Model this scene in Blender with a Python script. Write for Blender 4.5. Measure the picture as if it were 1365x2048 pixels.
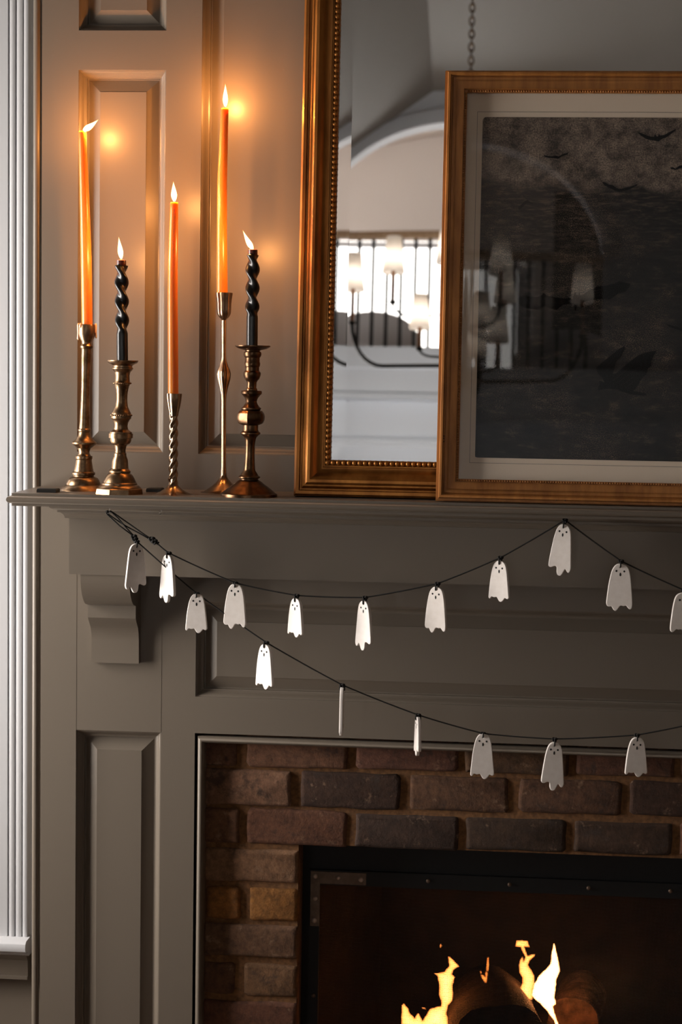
import bpy, bmesh, math, random
from mathutils import Vector, Matrix
from mathutils.geometry import delaunay_2d_cdt
random.seed(11)
PI = math.pi
for o in list(bpy.data.objects):
    bpy.data.objects.remove(o)
S = bpy.context.scene
COL = S.collection

# ------------------------------------------------------------------ camera
F = 3350.0                                   # focal length in pixels of the 1365 x 2048 frame
YAW, PITCH, ROLL = [math.radians(a) for a in (4.45, 4.56, 0.95)]
CAM = Vector((0, -2.87, 1.62))
_fwd = Vector((-math.sin(YAW)*math.cos(PITCH), math.cos(YAW)*math.cos(PITCH), -math.sin(PITCH)))
_r0 = Vector((math.cos(YAW), math.sin(YAW), 0)); _u0 = _r0.cross(_fwd)
_rt = _r0*math.cos(ROLL) + _u0*math.sin(ROLL); _up = -_r0*math.sin(ROLL) + _u0*math.cos(ROLL)
cd = bpy.data.cameras.new('camera'); cam = bpy.data.objects.new('camera', cd); COL.objects.link(cam)
cam.matrix_world = Matrix(((_rt.x, _up.x, -_fwd.x, CAM.x), (_rt.y, _up.y, -_fwd.y, CAM.y), (_rt.z, _up.z, -_fwd.z, CAM.z), (0, 0, 0, 1)))
cd.sensor_fit = 'VERTICAL'; cd.sensor_height = 36; cd.sensor_width = 24
cd.lens = F*36/2048; cd.clip_start = 0.05; cd.clip_end = 100
cd.dof.use_dof = True; cd.dof.focus_distance = 2.78; cd.dof.aperture_fstop = 6.0
S.camera = cam
def ray(u, v): return _fwd + _rt*((u-682.5)/F) + _up*((1024-v)/F)
def P(u, v, y):
    d = ray(u, v); return CAM + d*((y-CAM.y)/d.y)
def proj(p):
    q = Vector(p)-CAM; z = q.dot(_fwd)
    return 682.5+F*q.dot(_rt)/z, 1024-F*q.dot(_up)/z

# ------------------------------------------------------------------ world, lights, exposure
vs = S.view_settings
vs.view_transform = 'Standard'; vs.look = 'None'; vs.gamma = 1; vs.use_curve_mapping = False; vs.exposure = 0.0
W = bpy.data.worlds.new('world'); S.world = W; W.use_nodes = True
W.node_tree.nodes['Background'].inputs[0].default_value = (1.0, 0.96, 0.91, 1)
W.node_tree.nodes['Background'].inputs[1].default_value = 4.6
def area(name, loc, rot, sx, sy, power, col):
    l = bpy.data.lights.new(name, 'AREA'); l.shape = 'RECTANGLE'; l.size = sx; l.size_y = sy; l.energy = power; l.color = col
    o = bpy.data.objects.new(name, l); COL.objects.link(o); o.location = loc; o.rotation_euler = rot
    return o
XL = -1.70                                   # left wall of the room
FARY = -10.0
DAY = (1.0, 0.93, 0.87)
EAST = (0, -PI/2, 0)                         # area light facing +x
# daylight outside the two windows of the left wall; the landing is lit by the sky in its own window
area('daylight_window_near_offscreen', (XL-0.16, -0.42, 1.45), EAST, 1.3, 0.62, 63.0, DAY)
area('daylight_window_rear_offscreen', (XL-0.16, -7.9, 1.75), EAST, 2.3, 1.8, 60.0, (1.0, 0.91, 0.80))
def point(name, loc, power, col, rad, parent=None):
    l = bpy.data.lights.new(name, 'POINT'); l.energy = power; l.color = col; l.shadow_soft_size = rad
    o = bpy.data.objects.new(name, l); COL.objects.link(o); o.location = loc
    return o
CANDLE_W = 1.2
BULB_L = 22.0                                # radiance of the lit chandelier bulbs
CANDLE_COL = (1.0, 0.385, 0.095)

# ------------------------------------------------------------------ materials
def nt(name):
    m = bpy.data.materials.new(name); m.use_nodes = True
    return m, m.node_tree, m.node_tree.nodes['Principled BSDF']
def setp(b, **k):
    for a, v in k.items():
        a = a.replace('_', ' ')
        b.inputs[a].default_value = v if not isinstance(v, tuple) else (*v, 1) if len(v) == 3 and b.inputs[a].type == 'RGBA' else v
def noise(t, scale, detail=4, rough=0.6, coord='Object', stretch=None):
    tc = t.nodes.new('ShaderNodeTexCoord'); n = t.nodes.new('ShaderNodeTexNoise')
    n.inputs['Scale'].default_value = scale; n.inputs['Detail'].default_value = detail; n.inputs['Roughness'].default_value = rough
    src = tc.outputs[coord]
    if stretch:
        mp = t.nodes.new('ShaderNodeMapping'); mp.inputs['Scale'].default_value = stretch
        t.links.new(src, mp.inputs[0]); src = mp.outputs[0]
    t.links.new(src, n.inputs['Vector'])
    return n.outputs['Fac']
def ramp(t, fac, stops):
    r = t.nodes.new('ShaderNodeValToRGB'); e = r.color_ramp.elements
    while len(e) < len(stops): e.new(0.5)
    for i, (p, c) in enumerate(stops):
        e[i].position = p; e[i].color = (*c, 1)
    t.links.new(fac, r.inputs[0]); return r.outputs[0]
def bump(t, b, h, strength, dist):
    n = t.nodes.new('ShaderNodeBump'); n.inputs['Strength'].default_value = strength; n.inputs['Distance'].default_value = dist
    t.links.new(h, n.inputs['Height']); t.links.new(n.outputs[0], b.inputs['Normal'])
def mixc(t, a, b, fac, mode='MIX'):
    m = t.nodes.new('ShaderNodeMix'); m.data_type = 'RGBA'; m.blend_type = mode
    for s, v in ((m.inputs[0], fac), (m.inputs[6], a), (m.inputs[7], b)):
        if hasattr(v, 'default_value'): t.links.new(v, s)
        else: s.default_value = v if isinstance(v, (int, float)) else (*v, 1)
    return m.outputs[2]
MAT = {}
def mottled(name, c1, c2, scale, rough, metallic=0, bumpk=0, detail=5, stretch=None, lo=.35, hi=.68, **k):
    m, t, b = nt(name)
    f = noise(t, scale, detail, stretch=stretch)
    t.links.new(ramp(t, f, [(lo, c1), (hi, c2)]), b.inputs['Base Color'])
    setp(b, Roughness=rough, Metallic=metallic, **k)
    if bumpk: bump(t, b, f, bumpk, 0.002)
    MAT[name] = m; return m
def plain(name, c, rough, metallic=0, **k):
    m, t, b = nt(name); setp(b, Base_Color=c, Roughness=rough, Metallic=metallic, **k); MAT[name] = m; return m
# grey-beige eggshell paint with a fine brushed relief
m, t, b = nt('paint'); setp(b, Base_Color=(.150, .124, .097), Roughness=.35); b.inputs['Specular IOR Level'].default_value = .42
bump(t, b, noise(t, 260, 3), .05, .0006); MAT['paint'] = m
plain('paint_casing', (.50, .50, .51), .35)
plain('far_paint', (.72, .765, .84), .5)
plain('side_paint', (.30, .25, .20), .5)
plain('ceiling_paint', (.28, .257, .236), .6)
plain('cream_wall', (.80, .72, .66), .6)
mottled('floor_wood', (.10, .055, .03), (.17, .10, .055), 6, .4, stretch=(1, 8, 1))
mottled('brass', (.14, .085, .045), (.37, .24, .138), 60, .31, 1, .02)
mottled('brass_bright', (.33, .215, .13), (.55, .39, .26), 40, .22, 1)
mottled('bronze', (.07, .038, .02), (.21, .118, .063), 50, .3, 1, .02)
mottled('gold_leaf', (.20, .068, .011), (.46, .185, .038), 26, .36, .7, .05, stretch=(1, 1, .25))
mottled('gold_wood', (.27, .100, .020), (.46, .185, .042), 60, .42, .25, .06, stretch=(1, 1, .15))
plain('gold_groove', (.045, .016, .006), .6)
plain('ink_black', (.004, .004, .004), .8)
plain('black_wax', (.006, .006, .006), .28)
plain('dark_red_wax', (.09, .012, .004), .3)
m, t, b = nt('orange_wax'); setp(b, Base_Color=(.62, .205, .022), Roughness=.28, Subsurface_Weight=.7, Subsurface_Scale=.018)
b.inputs['Subsurface Radius'].default_value = (1.0, .35, .06); MAT['orange_wax'] = m
m, t, b = nt('pale_wax'); setp(b, Base_Color=(.80, .58, .40), Roughness=.35, Subsurface_Weight=.4, Subsurface_Scale=.006); MAT['pale_wax'] = m
plain('wick', (.02, .012, .01), .9)
plain('cord', (.008, .007, .006), .85)
mottled('ghost_clay', (.76, .70, .65), (.82, .765, .72), 90, .55, 0, .02)
plain('mortar_paint', (.02, .02, .02), .5)
mottled('mortar', (.10, .045, .016), (.21, .098, .036), 120, .95, 0, .5)
mottled('soot', (.010, .009, .008), (.024, .019, .016), 18, .95, 0, .3)
plain('iron', (.0045, .0045, .0048), .55, .3)
mottled('bracket_iron', (.11, .068, .045), (.18, .118, .08), 80, .45, .4)
plain('rivet', (.50, .37, .29), .4, .35)
plain('acrylic', (.95, .95, .95), .05, 0, Transmission_Weight=1.0, IOR=1.49)
plain('mirror_silver', (.93, .93, .93), .003, 1)
plain('mat_board', (.74, .62, .49), .9)
mottled('bark', (.010, .008, .007), (.034, .024, .018), 30, .95, 0, .8, stretch=(1, 4, 1))
plain('black_metal', (.012, .011, .010), .45, .3)
plain('sleeve_wood', (.30, .14, .06), .5)
m = bpy.data.materials.new('shade_linen'); m.use_nodes = True; t = m.node_tree; t.nodes.clear()
o = t.nodes.new('ShaderNodeOutputMaterial'); mx = t.nodes.new('ShaderNodeMixShader'); d1 = t.nodes.new('ShaderNodeBsdfDiffuse'); d2 = t.nodes.new('ShaderNodeBsdfTranslucent')
d1.inputs[0].default_value = (.86, .82, .78, 1); d2.inputs[0].default_value = (.86, .80, .73, 1); mx.inputs[0].default_value = .5
t.links.new(d1.outputs[0], mx.inputs[1]); t.links.new(d2.outputs[0], mx.inputs[2]); t.links.new(mx.outputs[0], o.inputs[0]); MAT['shade_linen'] = m
plain('bulb_glass', (.9, .85, .75), .3); b = MAT['bulb_glass'].node_tree.nodes['Principled BSDF']; b.inputs['Emission Color'].default_value = (1, .90, .80, 1); b.inputs['Emission Strength'].default_value = BULB_L
mottled('handrail_wood', (.55, .34, .19), (.70, .46, .28), 12, .4, stretch=(6, 1, 1))
plain('upholstery', (.80, .77, .77), .9)
plain('door_dark', (.035, .022, .015), .5)
# brick: each brick's own colour times grain, with pale lime smears and dark pits
m, t, b = nt('brick')
oi = t.nodes.new('ShaderNodeObjectInfo')
g = ramp(t, noise(t, 75, 6, .7), [(.3, (.45, .42, .40)), (.7, (1.25, 1.2, 1.15))])
c = mixc(t, oi.outputs['Color'], g, 1.0, 'MULTIPLY')
sm = ramp(t, noise(t, 38, 5, .65), [(.60, (0, 0, 0)), (.72, (1, 1, 1))])
dk = ramp(t, noise(t, 24, 5, .7), [(.32, (1, 1, 1)), (.42, (0, 0, 0))])
c = mixc(t, c, (.34, .215, .135), mixc(t, (0, 0, 0), (.5, .5, .5), sm))
c = mixc(t, c, (.035, .022, .016), mixc(t, (0, 0, 0), (.75, .75, .75), dk))
t.links.new(c, b.inputs['Base Color']); setp(b, Roughness=.93)
bump(t, b, noise(t, 140, 6, .7), .6, .003); MAT['brick'] = m
# clear glazing: a clear pane with a faint sharp reflection
def glazing(name, refl):
    m = bpy.data.materials.new(name); m.use_nodes = True; t = m.node_tree; t.nodes.clear()
    o = t.nodes.new('ShaderNodeOutputMaterial'); mx = t.nodes.new('ShaderNodeMixShader')
    tr = t.nodes.new('ShaderNodeBsdfTransparent'); gl = t.nodes.new('ShaderNodeBsdfGlossy')
    gl.inputs['Roughness'].default_value = 0; mx.inputs[0].default_value = refl
    t.links.new(tr.outputs[0], mx.inputs[1]); t.links.new(gl.outputs[0], mx.inputs[2]); t.links.new(mx.outputs[0], o.inputs[0])
    MAT[name] = m
glazing('picture_glazing', .042); glazing('window_glazing', .08)
def flame_mat(name, col, strength):
    m = bpy.data.materials.new(name); m.use_nodes = True; t = m.node_tree; t.nodes.clear()
    o = t.nodes.new('ShaderNodeOutputMaterial'); e = t.nodes.new('ShaderNodeEmission')
    e.inputs[0].default_value = (*col, 1); e.inputs[1].default_value = strength
    t.links.new(e.outputs[0], o.inputs['Volume']); MAT[name] = m
flame_mat('candle_flame', (1.0, .56, .22), 2600)
flame_mat('fire_flame', (1.0, .27, .055), 620)
flame_mat('fire_flame_hot', (1.0, .36, .11), 1800)
flame_mat('fire_flame_thin', (1.0, .24, .04), 420)
mottled('split_log', (.03, .018, .011), (.16, .085, .045), 34, .95, 0, .8, stretch=(1, 3, 1))
for k_ in ('soot', 'bark', 'split_log'): MAT[k_].node_tree.nodes['Principled BSDF'].inputs['Specular IOR Level'].default_value = .2

# ------------------------------------------------------------------ mesh helpers
class MB:
    def __init__(s): s.v = []; s.f = []
    def add(s, vs, fs):
        k = len(s.v); s.v += [tuple(q) for q in vs]; s.f += [tuple(i+k for i in f) for f in fs]; return s
    def box(s, a, b):
        x0, x1 = sorted((a[0], b[0])); y0, y1 = sorted((a[1], b[1])); z0, z1 = sorted((a[2], b[2]))
        return s.add([(x0,y0,z0),(x1,y0,z0),(x1,y1,z0),(x0,y1,z0),(x0,y0,z1),(x1,y0,z1),(x1,y1,z1),(x0,y1,z1)],
                     [(3,2,1,0),(4,5,6,7),(0,1,5,4),(1,2,6,5),(2,3,7,6),(3,0,4,7)])
    def quad(s, a, b, c, d): return s.add([a, b, c, d], [(0, 1, 2, 3)])
    def rings(s, rings, closed=True, cap0=False, cap1=False):
        n = len(rings[0]); k = len(s.v)
        for r in rings: s.v += [tuple(q) for q in r]
        for i in range(len(rings)-1):
            for j in range(n if closed else n-1):
                a = k+i*n+j; b2 = k+i*n+(j+1) % n
                s.f.append((a, b2, b2+n, a+n))
        if cap0: s.f.append(tuple(k+j for j in reversed(range(n))))
        if cap1: s.f.append(tuple(k+(len(rings)-1)*n+j for j in range(n)))
        return s
    def tube(s, pts, rad, seg=8, cap=True):
        pts = [Vector(p) for p in pts]; rs = rad if isinstance(rad, (list, tuple)) else [rad]*len(pts)
        t0 = (pts[1]-pts[0]).normalized(); n = t0.orthogonal().normalized(); out = []
        for i, p in enumerate(pts):
            tg = (pts[min(i+1, len(pts)-1)]-pts[max(i-1, 0)]).normalized()
            n = (n-tg*n.dot(tg)).normalized(); bb = tg.cross(n)
            out.append([p+(n*math.cos(a)+bb*math.sin(a))*rs[i] for a in [2*PI*j/seg for j in range(seg)]])
        return s.rings(out, True, cap, cap)
    def ball(s, c, r, seg=10, rg=6, sq=(1, 1, 1)):
        rr = []
        for i in range(1, rg):
            a = PI*i/rg
            rr.append([(c[0]+r*sq[0]*math.sin(a)*math.cos(2*PI*j/seg), c[1]+r*sq[1]*math.sin(a)*math.sin(2*PI*j/seg), c[2]-r*sq[2]*math.cos(a)) for j in range(seg)])
        k = len(s.v); s.rings(rr); n = len(s.v); s.v += [(c[0], c[1], c[2]-r*sq[2]), (c[0], c[1], c[2]+r*sq[2])]
        for j in range(seg):
            s.f.append((n, k+(j+1) % seg, k+j)); q = k+(rg-2)*seg; s.f.append((n+1, q+j, q+(j+1) % seg))
        return s
    def build(s, name, mat, parent=None, smooth=None, kind=None):
        me = bpy.data.meshes.new(name); off = parent_loc(parent)
        me.from_pydata([(x-off.x, y-off.y, z-off.z) for x, y, z in s.v], [], s.f)
        bm = bmesh.new(); bm.from_mesh(me); bmesh.ops.recalc_face_normals(bm, faces=bm.faces); bm.to_mesh(me); bm.free()
        return link(name, me, mat, parent, smooth, kind)
def parent_loc(p):
    v = Vector((0, 0, 0))
    while p is not None: v += p.location; p = p.parent
    return v
def link(name, me, mat, parent=None, smooth=None, kind=None):
    o = bpy.data.objects.new(name, me); COL.objects.link(o)
    if mat and not me.materials: me.materials.append(MAT[mat])
    if parent is not None: o.parent = parent
    if smooth is not None:
        me.polygons.foreach_set('use_smooth', [True]*len(me.polygons))
        if smooth < 180:
            me.set_sharp_from_angle(angle=math.radians(smooth))
    if kind: o['kind'] = kind
    return o
def tag(o, label=None, cat=None, group=None, kind=None):
    if label: o['label'] = label
    if cat: o['category'] = cat
    if group: o['group'] = group
    if kind: o['kind'] = kind
    return o
def thing(name, loc, label, cat, group=None):
    o = bpy.data.objects.new(name, None); COL.objects.link(o); o.location = loc; o.empty_display_size = .05
    return tag(o, label, cat, group)
def struct(o): o['kind'] = 'structure'; return o

# ------------------------------------------------------------------ the chimney breast
BX0, BX1 = -0.750, 1.080                     # breast; the fireplace is centred on x = .165
def wall_grid(xs, zs, y, hole):
    mb = MB()
    for i in range(len(xs)-1):
        for j in range(len(zs)-1):
            cx, cz = (xs[i]+xs[i+1])/2, (zs[j]+zs[j+1])/2
            if not hole(cx, cz): mb.quad((xs[i], y, zs[j]), (xs[i+1], y, zs[j]), (xs[i+1], y, zs[j+1]), (xs[i], y, zs[j+1]))
    return mb
ZTOP = 5.36
pz = lambda u, v: P(u, v, 0).z
panels = []                                   # x0, x1, z0, z1
SIDE = [(-.6862, -.5347), (.865, 1.016)]
for x0, x1 in SIDE:
    panels += [(x0, x1, 1.4855, 2.1385), (x0, x1, 2.2045, 2.95), (x0, x1, .30, .9945)]
panels += [(-.4733, .8033, 1.4855, 3.6), (-.4740, .8040, 1.0605, 1.2285)]
OPEN = (-.4742, .8042, 0.0, .9955)
xs = sorted({BX0, BX1, OPEN[0], OPEN[1]} | {v for p in panels for v in p[:2]})
zs = sorted({0, ZTOP, OPEN[3]} | {v for p in panels for v in p[2:]})
inr = lambda x, z, r: r[0] < x < r[1] and r[2] < z < r[3]
mb = wall_grid(xs, zs, 0, lambda x, z: inr(x, z, OPEN) or any(inr(x, z, p) for p in panels))
mb.quad((BX1, 0, 0), (BX1, .4, 0), (BX1, .4, ZTOP), (BX1, 0, ZTOP)); mb.quad((BX0, 0, 0), (BX0, .4, 0), (BX0, .4, ZTOP), (BX0, 0, ZTOP))
mb.quad((BX1, .4, 0), (BX1, .7, 0), (BX1, .7, ZTOP), (BX1, .4, ZTOP)); mb.quad((BX0, .4, 0), (BX0, .7, 0), (BX0, .7, ZTOP), (BX0, .4, ZTOP))
mb.quad((BX0, .7, 0), (BX1, .7, 0), (BX1, .7, ZTOP), (BX0, .7, ZTOP)); mb.quad((BX0, 0, ZTOP), (BX1, 0, ZTOP), (BX1, .7, ZTOP), (BX0, .7, ZTOP))
wall = struct(mb.build('wall_fireplace', 'paint'))
tag(wall, 'greige painted panelled chimney breast above and around the fireplace')
def rect_ring(x0, x1, z0, z1, o, y): return [(x0+o, y, z0+o), (x1-o, y, z0+o), (x1-o, y, z1-o), (x0+o, y, z1-o)]
def raised_panel(x0, x1, z0, z1, parent):
    prof = [(0, 0), (0, .0025), (.0022, .0032), (.0040, .0050), (.0075, .0105), (.0100, .0128), (.0122, .0135), (.0128, .0180)]
    r = MB().rings([rect_ring(x0, x1, z0, z1, o, y) for o, y in prof]).build('panel_moulding', 'paint', parent)
    f = MB().rings([rect_ring(x0, x1, z0, z1, o, y) for o, y in [(.0128, .0180), (.0150, .0180), (.0355, .0098), (.0357, .0088)]], cap1=True)
    f.build('panel_field', 'paint', parent)
for p in panels: raised_panel(*p, wall)
# corner beads of the breast
for x, sg in ((BX0, -1), (BX1, 1)):
    ring = [(x+sg*.0098+.0064*math.cos(a), .0054+.0064*math.sin(a)) for a in [2*PI*i/16 for i in range(16)]]
    MB().rings([[(px, py, 0) for px, py in ring], [(px, py, ZTOP) for px, py in ring]]).build('corner_bead', 'paint', wall, 60)
# stile and rail joints that show as hairlines in the paint
for x in (-.6862, -.5347):
    MB().box((x-.0004, -.0003, .9945), (x+.0004, .0008, 1.28)).build('joint_line', 'paint', wall)

# bead moulding round the brick opening
bead = [(.0045, .010), (.0050, .002), (.0068, -.0035), (.0098, -.0062), (.0130, -.0058), (.0158, -.0022), (.0172, .004), (.0175, .030)]
x0, x1, _, z1 = OPEN
rg = [[(x0+o, y, 0), (x0+o, y, z1-o), (x1-o, y, z1-o), (x1-o, y, 0)] for o, y in bead]
tr = struct(MB().rings(rg, closed=False).build('trim_1', 'paint', None, 50)); tag(tr, 'rounded painted bead moulding framing the brick fireplace surround')

# ------------------------------------------------------------------ brick surround and firebox
YB = .020
FX0, FX1, FZ1 = P(597, 1693, YB).x, .165*2-P(597, 1693, YB).x, P(640, 1695, YB).z
hw = MB()
xa, xb = OPEN[0], OPEN[1]; ym = YB+.007
hw.box((xa, ym, 0), (FX0, ym+.12, OPEN[3])); hw.box((FX1, ym, 0), (xb, ym+.12, OPEN[3])); hw.box((FX0, ym, FZ1+.003), (FX1, ym+.12, OPEN[3]))
hearth = struct(hw.build('wall_brick_surround', 'mortar')); tag(hearth, 'old brown brick surround of the fireplace with tan mortar')
DB = (.088, .045, .023)
DK, BF, OR, BR, MD = (.046, .024, .012), (.200, .108, .058), (.250, .098, .022), (.115, .053, .027), (.145, .071, .037)
def brick(px0, px1, py0, py1, col, world=None):
    if world: ax, bx, az, bz = world
    else:
        cxm, cym = (px0+px1)/2, (py0+py1)/2
        ax, bx = P(px0, cym, YB).x, P(px1, cym, YB).x; bz, az = P(cxm, py0, YB).z, P(cxm, py1, YB).z
    j = lambda k: random.uniform(-k, k)
    pr = YB+j(.0024); c = random.uniform(.004, .008); mx, mz = (ax+bx)/2, (az+bz)/2
    base = []
    nx = max(2, int((bx-ax)/.035))
    base += [(ax+c+(bx-ax-2*c)*i/nx, az) for i in range(nx+1)]+[(bx-c*.3, az+c*.3), (bx, az+c), (bx, mz), (bx, bz-c), (bx-c*.3, bz-c*.3)]
    base += [(bx-c-(bx-ax-2*c)*i/nx, bz) for i in range(nx+1)]+[(ax+c*.3, bz-c*.3), (ax, bz-c), (ax, mz), (ax, az+c), (ax+c*.3, az+c*.3)]
    base = [(x+j(.0016), z+j(.0016)) for x, z in base]
    sq = lambda k: [(x+(mx-x)*k/(bx-ax)*2, z+(mz-z)*k/(bz-az)*2) for x, z in base]
    r1 = [(x, pr+.0045, z) for x, z in base]; r2 = [(x, pr+.0012+j(.0007), z) for x, z in sq(.0022)]; r3 = [(x, pr+j(.0006), z) for x, z in sq(.007)]
    b0 = [(x, .05, z) for x, y, z in r1]
    o = MB().rings([b0, r1, r2, r3], cap1=True).build('brick', 'brick', hearth, 75)
    o.color = (*[v*random.uniform(.9, 1.1) for v in col], 1); return o
rows = [
 (405,475,1462,1532,MD),(494,695,1466,1536,MD),(713,917,1470,1542,BR),(931,1140,1476,1549,DB),(1155,1350,1482,1553,DB),(1364,1560,1486,1560,BR),
 (405,583,1540,1611,BF),(601,801,1547,1618,DK),(819,1018,1555,1624,DB),(1039,1245,1561,1629,DB),(1262,1470,1566,1634,DK),
 (405,479,1618,1686,MD),(493,694,1621,1693,BR),(711,917,1632,1699,DK),(932,1133,1639,1703,DK),(1150,1345,1646,1709,DK),(1362,1560,1650,1714,BR),
 (405,596,1700,1765,BF),(413,480,1774,1838,OR),(498,596,1779,1843,OR),(405,595,1850,1915,MD),(405,469,1926,1988,BR),(489,594,1931,1995,MD),(405,593,2004,2068,BR),
 (405,470,2080,2143,MD),(489,593,2083,2146,BR),(405,592,2156,2219,MD)]
for r in rows: brick(*r)
zc = .20                                                     # courses below the frame and the far pier
k = 0
while zc > 0.02:
    brick(0, 0, 0, 0, MD, (xa+.002, FX0, zc-.056, zc)); zc -= .067
z = .066; k = 0
while z < .97:
    if z < FZ1:
        if k % 2: brick(0, 0, 0, 0, BR, (FX1, xb-.002, z-.056, z))
        else:
            brick(0, 0, 0, 0, MD, (FX1, FX1+.085, z-.056, z)); brick(0, 0, 0, 0, BR, (FX1+.097, xb-.002, z-.056, z))
    z += .067; k += 1
# firebox: sooty back, splayed cheeks, roof and floor
fb = MB(); yb0, yb1 = ym+.12, .62
A = [(FX0-.01, yb0), (FX0+.12, yb1), (FX1-.12, yb1), (FX1+.01, yb0)]
for i in range(3):
    (ax, ay), (bx, by) = A[i], A[i+1]; fb.quad((ax, ay, .05), (bx, by, .05), (bx, by, 1.0), (ax, ay, 1.0))
fb.quad((A[0][0], A[0][1], .9), (A[1][0], yb1, .75), (A[2][0], yb1, .75), (A[3][0], A[3][1], .9))
fb.quad((A[0][0]-.05, ym-.01, .06), (A[1][0], yb1, .06), (A[2][0], yb1, .06), (A[3][0]+.05, ym-.01, .06))
tag(struct(fb.build('wall_firebox', 'soot')), 'soot blackened inside of the firebox')
# ------------------------------------------------------------------ fire screen
YS = .105
sz1 = P(700, 1741, YS).z; sx0 = P(618, 1800, YS).x; sx1 = .33-sx0; sz0 = .085
scr = thing('fire_screen', (.165, YS, sz0), 'black iron fire screen with riveted bronze corner bracket in the brick opening', 'fire screen')
bar = .0270
plate = MB(); plate.box((FX0-.005, YS+.004, .06), (sx0+.003, YS+.010, FZ1+.02)).box((sx1-.003, YS+.004, .06), (FX1+.005, YS+.010, FZ1+.02)).box((sx0+.003, YS+.004, sz1-.003), (sx1-.003, YS+.010, FZ1+.02))
plate.build('surround_plate', 'iron', scr)
MB().box((sx0, YS-.004, sz1-bar), (sx1, YS+.004, sz1)).build('frame_bar', 'iron', scr)
MB().box((sx0, YS-.004, sz0), (sx1, YS+.004, sz0+bar)).build('frame_bar', 'iron', scr)
for a, b in ((sx0, sx0+.020), (sx1-.020, sx1)): MB().box((a, YS-.004, sz0+bar), (b, YS+.004, sz1-bar)).build('frame_bar', 'iron', scr)
wm = MB()
x = sx0+.015; yy = YS+.007
while x < sx1-.01:
    wm.box((x, yy, sz0), (x+.00055, yy+.0005, sz1)); x += .0025
z = sz0+.01
while z < sz1-.01:
    wm.box((sx0+.01, yy-.0005, z), (sx1-.01, yy, z+.00055)); z += .0025
wm.build('wire_mesh', 'iron', scr, kind='stuff')
def riv(parent, u, v, r, mat):
    p = P(u, v, YS-.006); MB().ball((p.x, YS-.0065, p.z), r, 10, 6, (1, .7, 1)).build('rivet', mat, parent, 180)
pb = [P(u, v, YS-.006) for u, v in ((622, 1742), (733, 1750), (640, 1766), (640, 1852))]
ax, az = pb[0].x, pb[0].z; bx = pb[1].x; w = pb[2].x-ax; h = az-pb[2].z+.0005; bz = pb[3].z
L = [(ax, az), (bx, az), (bx, az-h), (ax+w, az-h), (ax+w, bz), (ax, bz)]
bk = MB().rings([[(x, YS-.004, z) for x, z in L], [(x, YS-.0062, z) for x, z in L], [(x+(.0004 if x < bx-.001 else -.0004), YS-.0066, z-.0003) for x, z in L]])
n = len(bk.v); bk.f += [(n-6, n-5, n-4, n-3), (n-6, n-3, n-2, n-1)]
bk = bk.build('corner_bracket', 'bracket_iron', scr); bk['label'] = 'riveted brown metal corner bracket'
for u, v in ((631, 1752.5), (722.5, 1759.5), (629, 1841)): riv(bk, u, v, .0047, 'rivet')
for u, v in ((677, 1755.5), (631, 1797)): riv(bk, u, v, .0042, 'rivet')
for u, v in ((857, 1762), (1020, 1769), (1178, 1776), (1342, 1782), (627, 1991)): riv(scr, u, v, .0040, 'bracket_iron')
# ------------------------------------------------------------------ logs and fire
def log(label, a, b, r, mat, seed):
    rnd = random.Random(seed); a, b = Vector(a), Vector(b); d = (b-a).normalized(); n = d.orthogonal().normalized(); bb = d.cross(n)
    t = thing('log', a, label, 'log'); rr = []
    lob = [(rnd.uniform(.02, .06), rnd.randint(2, 5), rnd.uniform(0, 6)) for _ in range(3)]
    for i in range(9):
        p = a.lerp(b, i/8)
        rr.append([p+(n*math.cos(q)+bb*math.sin(q))*r*(1+sum(k*math.sin(m*q+f+i*.4) for k, m, f in lob)) for q in [2*PI*j/22 for j in range(22)]])
    MB().rings(rr).build('bark', mat, t, 180)
    for i, (e, s) in enumerate(((rr[0], -1), (rr[-1], 1))):
        c = a if i == 0 else b
        MB().rings([e, [c+(Vector(q)-c)*.55+d*s*.003 for q in e], [c+(Vector(q)-c)*.1+d*s*.004 for q in e]], cap1=True).build('end_grain', mat, t)
    return t
c1 = P(1000, 2100, .20)
log('dark round log with its sawn end toward the fire screen', c1, c1+Vector((-.02, .19, 0)), .092, 'bark', 1)
ca = P(1146, 2042, .42); cb = ca+Vector((.03, .15, 0))
log('brown log end lit by the flames behind the dark round log', ca, cb, .050, 'split_log', 2)
ca, cb = P(735, 2120, .30), P(888, 2112, .28)
log('dark log lying under the leftmost flames', ca, cb, .060, 'bark', 3)
gz_ = min(c1.z-.1, ca.z-.075)
gt = thing('fire_grate', (.165, .34, .06), 'black iron fire grate carrying the logs', 'grate')
for i in range(9):
    x = -.12+i*.07; MB().box((x-.008, .18, gz_-.012), (x+.008, .52, gz_)).build('grate_bar', 'iron', gt)
for x in (-.1, .42):
    for y in (.2, .5): MB().box((x-.01, y-.01, .06), (x+.01, y+.01, gz_-.012)).build('leg', 'iron', gt)
for y in (.2, .5): MB().box((-.13, y-.008, gz_-.026), (.45, y+.008, gz_-.012)).build('cross_bar', 'iron', gt)
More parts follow.
